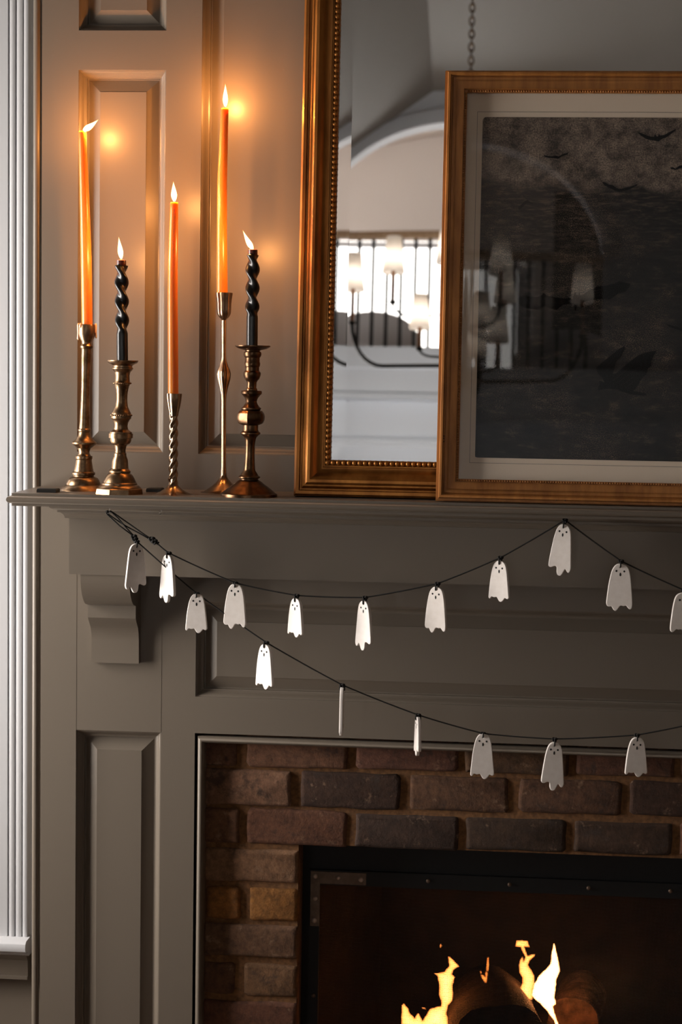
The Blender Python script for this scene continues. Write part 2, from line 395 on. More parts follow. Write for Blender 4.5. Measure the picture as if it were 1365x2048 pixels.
def flame(name, poly, y, thick, mat, parent, wob=.012, seed=0):
    """closed pillow-shaped volume from an outline"""
    rnd = random.Random(seed)
    pts = []
    for i, (u, v) in enumerate(poly):                       # outline at ~5 px steps with a little flicker
        u2, v2 = poly[(i+1) % len(poly)]; k = max(1, int(math.hypot(u2-u, v2-v)/5))
        pts += [(u+(u2-u)*j/k+(rnd.uniform(-.8, .8) if j else 0), v+(v2-v)*j/k+(rnd.uniform(-.8, .8) if j else 0)) for j in range(k)]
    nb = len(pts); us = [p[0] for p in pts]; vv = [p[1] for p in pts]
    def inside(x, yy):
        c = False; j = nb-1
        for i in range(nb):
            if (pts[i][1] > yy) != (pts[j][1] > yy) and x < (pts[j][0]-pts[i][0])*(yy-pts[i][1])/(pts[j][1]-pts[i][1])+pts[i][0]: c = not c
            j = i
        return c
    def dist(x, yy):
        m = 1e9
        for i in range(nb):
            a, b = Vector(pts[i]), Vector(pts[(i+1) % nb]); q = Vector((x, yy)); ab = b-a
            tt = max(0, min(1, (q-a).dot(ab)/max(ab.length_squared, 1e-9))); m = min(m, (q-a-ab*tt).length)
        return m
    inner = []; st = 3.5; g = min(us)
    while g < max(us):
        h = min(vv)
        while h < max(vv):
            if inside(g, h) and dist(g, h) > 1.3: inner.append((g, h))
            h += st
        g += st
    if not inner: inner = [(sum(us)/nb, sum(vv)/nb)]
    co, ed, fa, *_ = delaunay_2d_cdt([Vector(p) for p in pts+inner], [(i, (i+1) % nb) for i in range(nb)], [list(range(nb))], 1, 1e-5)
    front = []; back = []; idx = {}
    mbv = []; ff = []
    for i, c in enumerate(co):
        d = dist(c.x, c.y); hgt = thick*math.sqrt(max(d, 0)/9.0) if d > .3 else 0
        yc = y+wob*math.sin(c.y*.045+seed)+wob*.6*math.sin(c.x*.08)
        front.append(P(c.x, c.y, yc-hgt)); back.append(P(c.x, c.y, yc+hgt) if hgt else None)
    mbv = list(front); bi = []
    for i, q in enumerate(back):
        if q is None: bi.append(i)
        else: bi.append(len(mbv)); mbv.append(q)
    for f_ in fa:
        if all(bi[i] == i for i in f_): continue
        ff.append(tuple(f_)); ff.append(tuple(bi[i] for i in reversed(f_)))
    m = MB(); m.v = [tuple(q) for q in mbv]; m.f = ff
    return m.build(name, mat, parent, 180)
FL = [(803,2062),(803,2030),(804,2010),(809,2006),(815,2014),(822,2028),(830,2036),(836,2026),(839,2027),(846,2041),(853,2030),(861,2017),(872,2014),(882,2012),(882,2000),(878,1988),(878,1965),(875,1952),(868,1946),(880,1945),(890,1943),(899,1931),(896,1913),(900,1913),(908,1920),(920,1933),(908,1940),(905,1948),(911,1954),(906,1970),(907,1990),(905,2002),(897,2011),(894,2025),(897,2045),(897,2062)]
FM = [(959,1937),(962,1940),(967,1949),(971,1953),(972,1936),(975,1914),(979,1914),(979,1935),(977,1950),(974,1966),(970,1966),(963,1955)]
FR1 = [(1031,1893),(1034,1880),(1056,1881),(1061,1895),(1050,1894),(1053,1903),(1056,1911),(1066,1908),(1072,1908),(1070,1913),(1061,1921),(1057,1930),(1064,1940),(1070,1952),(1070,1966),(1067,1985),(1066,2000),(1060,2000),(1042,1990),(1028,1984),(1040,1978),(1045,1966),(1045,1955),(1039,1944),(1038,1930),(1042,1911),(1046,1912),(1048,1922),(1051,1914),(1045,1903),(1042,1895)]
FR2 = [(1064,1990),(1070,1966),(1078,1952),(1092,1939),(1101,1928),(1104,1905),(1107,1887),(1110,1887),(1114,1905),(1119,1930),(1121,1942),(1114,1958),(1112,1980),(1110,1996),(1113,2008),(1107,2013),(1110,2026),(1118,2048),(1122,2062),(1114,2058),(1108,2040),(1096,2023),(1082,2008),(1072,2000)]
def fire(label, poly, y, th, mat, seed, extra=()):
    b = P(sum(p[0] for p in poly)/len(poly), max(p[1] for p in poly), y)
    t = thing('flame', b, label, 'flame')
    flame('flame_body', poly, y, th, mat, t, seed=seed)
    for e in extra: flame('flame_tongue', e, y+.004, th*.6, mat, t, seed=seed+3)
fire('tall bent yellow flame rising from the leftmost log', FL, .27, .0075, 'fire_flame', 1, ([(880,1889),(883,1887),(885,1892),(882,1897),(879,1894)], [(843,2014),(851,2015),(854,2019),(845,2018)]))
fire('small forked flame between the two big flames', FM, .17, .006, 'fire_flame_thin', 2)
fire('flame with a hammer shaped tip rising behind the dark round log', FR1, .34, .0075, 'fire_flame', 3)
fire('brightest pointed flame rising beside the brown log end', FR2, .33, .010, 'fire_flame_hot', 4)
point('fire_light', P(1098, 1965, .33), 0.30, (1, .32, .07), .04)
point('fire_light', P(893, 1985, .27), 0.22, (1, .32, .07), .04)

# ------------------------------------------------------------------ mantelpiece
MXL, MXR, MY = -.6755, 1.0055, -.100         # frieze box
def mitred(prof, name, parent, cap_top=False, smooth=None):
    mb = MB()
    mb.rings([[(MXL-p, .004, z), (MXL-p, MY-p, z), (MXR+p, MY-p, z), (MXR+p, .004, z)] for p, z in prof], closed=False, cap1=cap_top, cap0=cap_top)
    return mb.build(name, 'paint', parent, smooth)
ZS = 1.4235                                   # top of the shelf
mantel = thing('mantelpiece', (.165, 0, .9955), 'greige painted wooden mantelpiece with moulded shelf over the fireplace', 'mantelpiece')
bn = [(.0772+.0075*math.sin(a), ZS-.0105+.0064*math.cos(a)) for a in [PI*i/10 for i in range(11)]]
mitred([(.0772, ZS), (.0772, ZS-.0040)] + bn + [(.0772, ZS-.0170), (.0772, ZS-.0210)], 'shelf', mantel, True, 35)
zb = ZS-.0210
crown = [(.0285, zb), (.0282, zb-.0030), (.0262, zb-.0065), (.0225, zb-.0090), (.0180, zb-.0098), (.0165, zb-.0100), (.0165, zb-.0140), (.0125, zb-.0145), (.0090, zb-.0170), (.0068, zb-.0205), (.0062, zb-.0240), (.0050, zb-.0245), (0, zb-.0245)]
mitred(crown, 'crown_moulding', mantel, False, 35)
ZF = 1.2825
fz = mitred([(0, zb), (0, ZF)], 'frieze', mantel, True)
prof = [(.098, 1150), (.0970, 1165), (.0930, 1180), (.0860, 1192), (.0755, 1202), (.0640, 1208.5), (.0420, 1210.5), (.0420, 1236), (.0385, 1240), (.0300, 1247), (.0210, 1255), (.0155, 1265), (.0130, 1280), (.0125, 1326)]
cx0 = (P(160, 1152, -.098).x+P(184, 1325, -.0125).x)/2; cx1 = (P(258.5, 1152, -.098).x+P(278, 1327, -.0125).x)/2
pts = [(-d, P(222, v, -d).z if i else ZF) for i, (d, v) in enumerate(prof)]
pts = pts+[(.002, pts[-1][1]), (.002, ZF)]
for dx0, dx1 in ((cx0, cx1), (.33-cx1, .33-cx0)):
    MB().rings([[(dx0, y, z) for y, z in pts], [(dx1, y, z) for y, z in pts]], True, True, True).build('corbel', 'paint', mantel, 28)

# ------------------------------------------------------------------ left recess: wall, window with fluted casing
YR = .085
mb = MB()
wx0, wx1, wz0, wz1 = -1.62, -.93, .66, 2.7
xs2 = [XL, wx0, wx1, BX0]; zs2 = [0, wz0, wz1, ZTOP]
mb = wall_grid(xs2, zs2, YR, lambda x, z: inr(x, z, (wx0, wx1, wz0, wz1)))
wl = struct(mb.build('wall_back', 'paint')); tag(wl, 'painted wall of the recess left of the chimney breast')
mb = wall_grid([BX1, 4.0], [0, ZTOP], YR, lambda x, z: False); struct(mb.build('wall_back_right', 'paint'))
zst = P(30, 1882, .03).z                      # stool top
cs = thing('trim_2', (-.85, YR, zst), None, None); struct(cs); tag(cs, 'pale fluted window casing with stool and apron beside the chimney breast')
xe = P(63, 1500, .06).x                       # right edge of the casing
flut = [(-.120, .085), (-.120, .052)]
for a_, b_ in ((-62, 14), (18, 28.5), (32.5, 44), (47, 56)):
    oa, ob = (a_-63)*.00087, (b_-63)*.00087
    flut += [(oa-.0008, .0580), (oa, .0535)]+[(oa+(ob-oa)*q, .0535-.0009*math.sin(q*PI)) for q in (.2, .4, .6, .8)]+[(ob, .0535), (ob+.0008, .0580)]
flut += [(-.0050, .066), (-.0005, .067), (-.0005, .085)]
MB().rings([[(xe+o, y, zst) for o, y in flut], [(xe+o, y, 3.0) for o, y in flut]], closed=False).build('casing', 'paint_casing', cs, 40)
sp = [(.085, zst), (.030, zst), (.024, zst-.004), (.022, zst-.011), (.024, zst-.018), (.030, zst-.022), (.040, zst-.023), (.040, zst-.028), (.047, zst-.033), (.085, zst-.033)]
MB().rings([[(wx0-.12, y, z) for y, z in sp], [(xe-.001, y, z) for y, z in sp]], True, True, True).build('stool', 'paint_casing', cs, 40)
za, zb2 = zst-.033, P(30, 1957, .06).z
ap = [(.085, za), (.050, za), (.053, za-.006), (.058, za-.012), (.060, zb2+.006), (.056, zb2+.005), (.056, zb2), (.085, zb2)]
MB().rings([[(wx0-.1, y, z) for y, z in ap], [(xe-.006, y, z) for y, z in ap]], True, True, True).build('apron', 'paint', cs, 30)
def window(name, quadpts, nx, nz, label):
    """sash window: quadpts = origin, horizontal vector, vertical vector, inward normal"""
    o, h, v, nrm = [Vector(q) for q in quadpts]; w = thing(name, o, None, None); struct(w); tag(w, label)
    def rail(a0, a1, b0, b1, d):
        mb = MB(); c = [o+h*a+v*b for a, b in ((a0, b0), (a1, b0), (a1, b1), (a0, b1))]
        mb.rings([[q+nrm*d for q in c], [q-nrm*d for q in c]], True, True, True); return mb
    for a in ((0, .06, 0, 1), (.94, 1, 0, 1), (.06, .94, 0, .04), (.06, .94, .96, 1)): rail(*a, .02).build('sash_rail', 'paint_casing', w)
    for i in range(1, nx): rail(.06+.88*i/nx-.008, .06+.88*i/nx+.008, .04, .96, .012).build('glazing_bar', 'paint_casing', w)
    for i in range(1, nz): rail(.06, .94, .04+.92*i/nz-.005, .04+.92*i/nz+.005, .011).build('glazing_bar', 'paint_casing', w)
    MB().quad(*[o+h*a+v*b for a, b in ((.06, .04), (.94, .04), (.94, .96), (.06, .96))]).build('pane', 'window_glazing', w)
window('window_1', ((wx0, YR+.03, wz0), (wx1-wx0, 0, 0), (0, 0, wz1-wz0), (0, -1, 0)), 2, 4, 'sash window in the recess left of the chimney breast')

# ------------------------------------------------------------------ the rest of the room, seen in the mirror
wins = [(-.78, -.06, .75, 2.15), (-8.85, -6.95, .55, 2.95)]
ys = sorted({FARY, .4} | {q for w_ in wins for q in w_[:2]}); zz = sorted({0, 4.5} | {q for w_ in wins for q in w_[2:]})
mb = MB()
for i in range(len(ys)-1):
    for j in range(len(zz)-1):
        if not any(inr((ys[i]+ys[i+1])/2, (zz[j]+zz[j+1])/2, w_) for w_ in wins):
            mb.quad((XL, ys[i], zz[j]), (XL, ys[i+1], zz[j]), (XL, ys[i+1], zz[j+1]), (XL, ys[i], zz[j+1]))
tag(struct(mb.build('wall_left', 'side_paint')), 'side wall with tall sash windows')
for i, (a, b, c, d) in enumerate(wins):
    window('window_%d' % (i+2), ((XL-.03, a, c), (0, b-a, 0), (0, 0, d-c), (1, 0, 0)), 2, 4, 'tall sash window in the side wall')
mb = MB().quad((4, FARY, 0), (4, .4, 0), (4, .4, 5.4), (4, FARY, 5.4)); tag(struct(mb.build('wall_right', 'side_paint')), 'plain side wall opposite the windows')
mb = MB().quad((XL-.1, FARY-.1, 0), (4.1, FARY-.1, 0), (4.1, .8, 0), (XL-.1, .8, 0)); tag(struct(mb.build('floor', 'floor_wood')), 'dark wooden floor')
sx = -.36; sl = (5.36-4.90)/(.63)
mb = MB(); zl = 5.36-sl*(sx-XL)
mb.quad((XL, FARY, zl), (sx, FARY, 5.36), (sx, .4, 5.36), (XL, .4, zl)).quad((sx, FARY, 5.36), (4, FARY, 5.36), (4, .4, 5.36), (sx, .4, 5.36))
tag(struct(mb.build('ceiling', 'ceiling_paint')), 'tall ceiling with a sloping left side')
# far wall with an arched opening to the landing
ACX, AA, AB_, ASP, LZ = -.15, 1.10, .90, 4.21, 3.34
mb = MB(); N = 40; arch = [(ACX-AA*math.cos(PI*i/N), ASP+AB_*math.sin(PI*i/N)) for i in range(N+1)]
mb.quad((XL, FARY, 0), (4, FARY, 0), (4, FARY, LZ), (XL, FARY, LZ))
mb.quad((XL, FARY, LZ), (ACX-AA, FARY, LZ), (ACX-AA, FARY, ASP), (XL, FARY, ASP)); mb.quad((ACX+AA, FARY, LZ), (4, FARY, LZ), (4, FARY, ASP), (ACX+AA, FARY, ASP))
mb.quad((XL, FARY, ASP), (ACX-AA, FARY, ASP), (ACX-AA, FARY, 5.6), (XL, FARY, 5.6)); mb.quad((ACX+AA, FARY, ASP), (4, FARY, ASP), (4, FARY, 5.6), (ACX+AA, FARY, 5.6))
for i in range(N):
    (a, b), (c, d) = arch[i], arch[i+1]
    mb.quad((a, FARY, b), (c, FARY, d), (c, FARY, 5.6), (a, FARY, 5.6)); mb.quad((a, FARY, b), (c, FARY, d), (c, FARY-.14, d), (a, FARY-.14, b))
tag(struct(mb.build('wall_far', 'far_paint')), 'pale grey far wall with an arched opening to the landing')
rg = []
for o, y in ((0, 0), (0, -.025), (.03, -.03), (.11, -.022), (.115, 0)):
    rg.append([(ACX-(AA+o)*math.cos(PI*i/N), FARY-y, ASP+(AB_+o)*math.sin(PI*i/N)) for i in range(N+1)])
tag(struct(MB().rings(rg, closed=False).build('trim_3', 'far_paint', None, 30)), 'pale arch moulding over the landing opening')
fa = [(0, 3.34), (.17, 3.34), (.17, 3.18), (.155, 3.17), (.155, 3.00), (.175, 2.985), (.18, 2.945), (0, 2.945)]
MBs = MB().rings([[(XL, FARY+d, z) for d, z in fa], [(4, FARY+d, z) for d, z in fa]], True, True, True)
tag(struct(MBs.build('trim_4', 'far_paint')), 'moulded fascia below the landing railing')
fa = [(0, 2.66), (.03, 2.66), (.035, 2.63), (.012, 2.61), (0, 2.6)]
tag(struct(MB().rings([[(XL, FARY+d, z) for d, z in fa], [(4, FARY+d, z) for d, z in fa]], True, True, True).build('trim_5', 'far_paint')), 'thin picture rail moulding on the far wall')
BKY = -12.2
mb = wall_grid([-2.3, -1.7, .50, 2.6], [LZ, 3.45, 4.70, 5.7], BKY, lambda x, z: inr(x, z, (-1.7, .50, 3.45, 4.70))).quad((2.6, BKY, LZ), (2.6, FARY, LZ), (2.6, FARY, 5.7), (2.6, BKY, 5.7))
mb.quad((-2.3, BKY, LZ), (-2.3, FARY, LZ), (-2.3, FARY, 5.7), (-2.3, BKY, 5.7))
tag(struct(mb.build('wall_landing', 'cream_wall')), 'bright cream walls of the upper landing')
tag(struct(MB().quad((-2.3, BKY, LZ), (2.6, BKY, LZ), (2.6, FARY, LZ), (-2.3, FARY, LZ)).build('floor_landing', 'floor_wood')), 'wooden floor of the upper landing')
vr = [(-2.3+4.9*i/24, 5.05+.65*math.sin(PI*i/24)) for i in range(25)]
tag(struct(MB().rings([[(x, BKY, z) for x, z in vr], [(x, FARY-.05, z) for x, z in vr]], closed=False).build('ceiling_landing', 'cream_wall', None, 60)), 'vaulted cream ceiling of the landing')
window('window_5', ((-1.7, BKY-.04, 3.45), (2.2, 0, 0), (0, 0, 1.25), (0, 1, 0)), 1, 1, 'wide bright window at the back of the landing')
d = thing('added_dark_door', (.99, BKY, LZ), None, None); struct(d); tag(d, 'dark door added to darken the back of the landing')  # invented dark door, put in to end the bright part of the landing
MB().box((.68, BKY, LZ), (1.33, BKY+.04, LZ+2.0)).build('door_leaf', 'door_dark', d)
for a in ((.60, .68), (1.33, 1.41)): MB().box((a[0], BKY, LZ), (a[1], BKY+.06, LZ+2.08)).build('door_jamb', 'cream_wall', d)
MB().ball((.75, BKY+.07, LZ+1.0), .03).build('door_knob', 'brass', d, 180)
# railing on the landing edge
RY = FARY+.06
rail = thing('landing_railing', (ACX, RY, LZ), 'landing railing with wooden handrail and black iron balusters', 'railing')
hp = [(-.04, 0), (-.04, -.025), (-.02, -.05), (.02, -.05), (.04, -.025), (.04, 0), (.02, .012), (-.02, .012)]
bow = lambda x: LZ+.90-.03*((x-ACX)/1.1)**2
xsR = [ACX-1.1+2.2*i/20 for i in range(21)]
MB().rings([[(x, RY+a, bow(x)+b) for a, b in hp] for x in xsR], True, True, True).build('handrail', 'handrail_wood', rail, 40)
xbal = -1.215
while xbal < .93:
    MB().box((xbal-.0135, RY-.0135, LZ-.002), (xbal+.0135, RY+.0135, bow(xbal)-.045)).build('baluster', 'black_metal', rail); xbal += .1075
# rounded armchairs behind the railing
def armchair(x, y, w, h, label):
    t = thing('armchair', (x, y, LZ), label, 'armchair')
    arc = [(x-w/2*math.cos(PI*i/16), LZ+.08+(h-.08)*math.sin(PI*i/16)**.8) for i in range(17)]
    o = [(x-w/2, LZ+.05)]+arc+[(x+w/2, LZ+.05)]
    MB().rings([[(a, y-.12, b) for a, b in o], [(a, y-.02, b) for a, b in o]], True, True, True).build('backrest', 'upholstery', t, 50)
    MB().box((x-w/2+.08, y-.65, LZ+.05), (x+w/2-.08, y-.125, LZ+.2)).build('seat', 'upholstery', t)
    for s in (-1, 1): MB().box((x+s*w/2, y-.62, LZ+.05), (x+s*(w/2-.075), y-.125, LZ+.22)).build('armrest', 'upholstery', t)
    for a in (-1, 1):
        for b in (-.08, -.58): MB().box((x+a*(w/2-.04)-.02, y+b-.02, LZ), (x+a*(w/2-.04)+.02, y+b+.02, LZ+.05)).build('leg', 'door_dark', t)
armchair(-.80, -10.30, .74, .36, 'grey armchair with low rounded back behind the railing by the landing window')
armchair(.72, -10.30, .80, .40, 'grey armchair with rounded back behind the railing near the added dark door')
# ------------------------------------------------------------------ chandelier
CH = Vector((-.05, -5.62, 2.50))
ch = thing('chandelier', CH, 'black iron two tier chandelier with tapered white shades hanging on a chain', 'chandelier')
MB().tube([CH+Vector((0, 0, z)) for z in (0, .03, .08, .2, .36, .5, .56)], [.012, .035, .02, .016, .018, .012, .006], 12).build('stem', 'black_metal', ch, 50)
z = .57
while CH.z+z < 5.32:
    lk = []
    for j in range(13):
        a = 2*PI*j/12; lk.append(CH+Vector((.013*math.cos(a) if int(z*1000/34) % 2 else 0, 0 if int(z*1000/34) % 2 else .013*math.cos(a), z+.02+.024*math.sin(a))))
    MB().tube(lk, .004, 5, False).build('chain_link', 'brass', ch); z += .034
MB().tube([(CH.x, CH.y, 5.30), (CH.x, CH.y, 5.34), (CH.x, CH.y, 5.36)], [.02, .06, .065], 16).build('canopy', 'black_metal', ch, 40)
def ch_arm(ang, r, z0, zdip, zc, thick, sh, slv):
    dx = Vector((math.cos(ang), math.sin(ang), 0)); pts = []
    for i in range(21):
        q = i/20
        if q < .6: pts.append(CH+dx*(r*.72*q/.6)+Vector((0, 0, z0+(zdip-z0)*math.sin(q/.6*PI/2))))
        else:
            a = (q-.6)/.4*PI/2; pts.append(CH+dx*(r*.72+r*.28*math.sin(a))+Vector((0, 0, zdip+(zc-zdip)*(1-math.cos(a)))))
    am = MB().tube(pts, thick, 8).build('arm', 'black_metal', ch, 180)
    e = CH+dx*r; zt = CH.z+zc
    MB().tube([(e.x, e.y, zt-.01), (e.x, e.y, zt+.005), (e.x, e.y, zt+.01)], [.012, .020, .013], 12).build('drip_cup', 'black_metal', am, 40)
    MB().tube([(e.x, e.y, zt+.01), (e.x, e.y, zt+slv+.02)], .0105, 10).build('candle_sleeve', 'sleeve_wood', am, 60)
    s0 = zt+slv
    MB().ball((e.x, e.y, s0+.07), .018, 10, 8, (1, 1, 1.6)).build('bulb', 'bulb_glass', am, 180)
    MB().rings([[(e.x+rr*math.cos(2*PI*j/24), e.y+rr*math.sin(2*PI*j/24), zz_) for j in range(24)] for rr, zz_ in ((.060*sh, s0), (.0385*sh, s0+.19*sh))]).build('lamp_shade', 'shade_linen', am, 40)
for i in range(4): ch_arm(PI+.14+i*PI/2, .575, .03, .03, .25, .0095, 1.0, .165)
for i in range(3): ch_arm(PI+.05+i*2*PI/3, .365, .30, .275, .345, .006, .97, .15)
for i in range(3): ch_arm(PI-.25+i*2*PI/3, .23, .06, .065, .10, .006, .9, .10)

# ------------------------------------------------------------------ mirror
LEAN = math.radians(4.3)
MT = Vector((0, math.sin(LEAN), math.cos(LEAN))); MN = Vector((0, -math.cos(LEAN), math.sin(LEAN)))
YMB = -.135                                   # front bottom edge of the mirror frame
m0 = P(586, 994, YMB); mx0 = m0.x; mx1 = .33-mx0; mH = 1.20
MO = Vector((0, YMB, ZS+.0032))
def mp(x, s, d): return tuple(Vector((x, 0, 0))+MO+MT*s-MN*(d))     # s up the mirror, d depth behind the front plane
mir = thing('mirror', (.165, YMB, ZS), 'large gold beaded frame mirror leaning on the mantel shelf', 'mirror')
sc = 1/ (F/2.75)
fp = [(0, .040), (0, .014), (.0035, .010), (.0085, .0095), (.0100, .0125), (.0125, .0128), (.0140, .0090), (.0165, .0050), (.0190, .0045), (.0205, .0020), (.0225, .0003), (.0270, 0), (.0310, .0025), (.0350, .0075), (.0400, .0120), (.0450, .0140), (.0475, .0140), (.0485, .0115), (.0510, .0110), (.0520, .0140), (.0600, .0150), (.0605, .0235)]
MB().rings([[mp(mx0+o, o, d), mp(mx1-o, o, d), mp(mx1-o, mH-o, d), mp(mx0+o, mH-o, d)] for o, d in fp]).build('frame', 'gold_leaf', mir, 35)
MB().rings([[mp(mx0+o, o, d), mp(mx1-o, o, d), mp(mx1-o, mH-o, d), mp(mx0+o, mH-o, d)] for o, d in [(0, .040), (.059, .040)]]).build('frame_back', 'gold_groove', mir)
GI = .0605; GD = .0215; BV = .0215; rise = BV*math.tan(math.radians(.80))
def ringm(o, d): return [mp(mx0+o, o, d), mp(mx1-o, o, d), mp(mx1-o, mH-o, d), mp(mx0+o, mH-o, d)]
gl = MB(); gl.rings([ringm(GI, GD-rise), ringm(GI+BV, GD)], cap1=True); glass = gl.build('mirror_glass', 'mirror_silver', mir)
bd = MB().ball((0, 0, 0), .0049, 12, 8); bme = bpy.data.meshes.new('bead'); bme.from_pydata(bd.v, [], bd.f); bme.polygons.foreach_set('use_smooth', [True]*len(bme.polygons)); bme.materials.append(MAT['gold_leaf'])
def bead_at(p):
    o = bpy.data.objects.new('bead', bme); COL.objects.link(o); o.parent = mir; o.location = Vector(p)-mir.location
bo = .0556; pit = .00885; bdp = .0112
s_ = bo; rest = MB()
while s_ < mH-bo:
    bead_at(mp(mx0+bo, s_, bdp)); rest.ball(mp(mx1-bo, s_, bdp), .0043, 6, 4); s_ += pit
x = mx0+bo+pit
while x < mx1-bo:
    bead_at(mp(x, bo, bdp)); rest.ball(mp(x, mH-bo, bdp), .0043, 6, 4); x += pit
rest.build('beading', 'gold_leaf', mir, 180, kind='stuff')

# ------------------------------------------------------------------ framed print
LP = math.radians(4.75)
PT = Vector((0, math.sin(LP), math.cos(LP))); PN = Vector((0, -math.cos(LP), math.sin(LP)))
YPB = -.170
p0 = P(877, 1002, YPB); px0 = p0.x
PO = Vector((0, YPB, ZS+.0068))
def onpic(u, v, d=0):                          # pixel -> (x, s) on the picture plane at depth d
    o = PO-PN*d; r = ray(u, v); k = (o-CAM).dot(PN)/r.dot(PN); q = CAM+r*k
    return q.x, (q-o).dot(PT)
pH = onpic(892, 142)[1]; px1 = px0+1.02
def pp(x, s, d): return tuple(Vector((x, 0, 0))+PO+PT*s-PN*d)
pic = thing('picture', (px0+.5, YPB, ZS), 'framed dark etching of flying bats in gold frame leaning on the mirror', 'picture')
def ringp(o, d): return [pp(px0+o, o, d), pp(px1-o, o, d), pp(px1-o, pH-o, d), pp(px0+o, pH-o, d)]
MB().rings([ringp(o, d) for o, d in [(.003, .026), (-.0045, .024), (-.0045, .016), (-.003, .0155), (-.003, .0085), (0, .008), (0, .003), (.0012, .001), (.0045, 0), (.0062, .0012), (.0066, .0035), (.0080, .0040), (.0092, .0025), (.0125, .0028), (.0145, .0040), (.0165, .0042), (.0250, .0052), (.0268, .0058), (.0272, .0105), (.0318, .0108), (.0320, .0150)]]).build('frame', 'gold_wood', pic, 35)
MB().rings([ringp(.003, .026), ringp(.034, .026)]).build('frame_back', 'gold_groove', pic)
bb = MB(); r_ = .00185; s_ = .0295
while s_ < pH-.0295:
    bb.ball(pp(px0+.0295, s_, .0106), r_, 6, 4); bb.ball(pp(px1-.0295, s_, .0106), r_, 6, 4); s_ += .0041
x = px0+.0295+.0041
while x < px1-.0295:
    bb.ball(pp(x, .0295, .0106), r_, 6, 4); bb.ball(pp(x, pH-.0295, .0106), r_, 6, 4); x += .0041
bb.build('beading', 'gold_wood', pic, 180, kind='stuff')
# small worm-hole nicks in the frame face
for u, v in ((888, 872), (888, 877), (888, 883), (924, 993), (932, 993.5), (940, 994), (1113, 1000), (1131, 1001), (1262, 999), (1272, 999.5), (1281, 1000), (893, 520), (893, 526), (893, 532), (901, 175)):
    x, s_ = onpic(u, v, .002); MB().ball(pp(x, s_, .002), .0013, 8, 4).build('nick', 'gold_groove', pic, 180)
MB().rings([ringp(.031, .0185)], cap1=True).build('mat_board', 'mat_board', pic)
mb = MB(); mb.quad(*ringp(.0305, .0155)); gz = mb.build('glazing', 'picture_glazing', pic)
# print: dark aquatint sheet
D0 = .0180
ax_, at_ = onpic(965, 234, D0); bx_, as_ = onpic(952, 915, D0)
qx0 = (ax_+bx_)/2; qx1 = px1-(qx0-px0); qs0, qs1 = as_, at_
m, t, b = nt('etching')
tc = t.nodes.new('ShaderNodeTexCoord'); sep = t.nodes.new('ShaderNodeSeparateXYZ'); t.links.new(tc.outputs['UV'], sep.inputs[0])
def mth(op, a, b_=None):
    n = t.nodes.new('ShaderNodeMath'); n.operation = op
    for s, v in zip(n.inputs, (a, b_)):
        if v is None: continue
        if hasattr(v, 'links'): t.links.new(v, s)
        else: s.default_value = v
    return n.outputs[0]
def unoise(scale, detail, rough, stretch=(1, 1, 1)):
    mpn = t.nodes.new('ShaderNodeMapping'); mpn.inputs['Scale'].default_value = stretch; t.links.new(tc.outputs['UV'], mpn.inputs[0])
    n = t.nodes.new('ShaderNodeTexNoise'); n.inputs['Scale'].default_value = scale; n.inputs['Detail'].default_value = detail; n.inputs['Roughness'].default_value = rough
    t.links.new(mpn.outputs[0], n.inputs['Vector']); return n.outputs['Fac']
V_ = sep.outputs[1]
hor = mth('ADD', V_, mth('MULTIPLY', mth('SUBTRACT', unoise(7, 5, .6), .5), .10))
hor = mth('ADD', hor, mth('MULTIPLY', sep.outputs[0], .05))
sky = mth('SMOOTH_MIN', 1.0, 1.0)
skyf = ramp(t, hor, [(.800, (0, 0, 0)), (.835, (1, 1, 1))])
skyc = ramp(t, unoise(16, 8, .75), [(.38, (.045, .036, .030)), (.60, (.23, .182, .145))])
gr = ramp(t, unoise(240, 3, .8), [(.38, (.35, .35, .35)), (.62, (1.55, 1.5, 1.45))])
skyc = mixc(t, skyc, gr, 1.0, 'MULTIPLY')
seac = ramp(t, unoise(14, 7, .7, (1, 3, 1)), [(.38, (.008, .008, .0075)), (.55, (.017, .0155, .0138)), (.72, (.080, .056, .040))])
streak = ramp(t, unoise(22, 6, .7, (1, 5, 1)), [(.50, (0, 0, 0)), (.66, (.09, .062, .045))])
upper = ramp(t, V_, [(.55, (0, 0, 0)), (.80, (1, 1, 1))])
seac = mixc(t, seac, mixc(t, (0, 0, 0), streak, upper), 1.0, 'ADD')
spk = ramp(t, unoise(420, 2, .5), [(.54, (0, 0, 0)), (.64, (.24, .165, .11))])
spm = ramp(t, unoise(4.5, 3, .5), [(.42, (0, 0, 0)), (.62, (1, 1, 1))])
clus = ramp(t, unoise(21, 2, .5), [(.60, (0, 0, 0)), (.70, (1, 1, 1))])
spx = mixc(t, spm, clus, .5)
seac = mixc(t, seac, mixc(t, (0, 0, 0), spk, spx), 1.0, 'ADD')
fin = mixc(t, seac, skyc, skyf)
t.links.new(fin, b.inputs['Base Color']); setp(b, Roughness=.9); b.inputs['Specular IOR Level'].default_value = .2; MAT['etching'] = m
rr = .006; cor = []
for cx, cy, a0 in ((qx0+rr, qs0+rr*.3, PI), (qx1-rr, qs0+rr*.3, 1.5*PI), (qx1-rr, qs1-rr, 0), (qx0+rr, qs1-rr, .5*PI)):
    ry = rr*.3 if cy < .3 else rr
    cor += [(cx+rr*math.cos(a0+i*PI/8), cy+ry*math.sin(a0+i*PI/8)) for i in range(5)]
mb = MB(); mb.add([pp(x, s, D0) for x, s in cor], [tuple(range(len(cor)))]); pr_ = mb.build('print', 'etching', pic)
uv = pr_.data.uv_layers.new(name='UVMap'); span = qs1-qs0
loc_to = {}
for li, lp in enumerate(pr_.data.loops):
    q = pr_.data.vertices[lp.vertex_index].co+pic.location
    uv.data[li].uv = ((q.x-qx0)/span, (q-PO+PN*D0).dot(PT)/span-qs0/span)
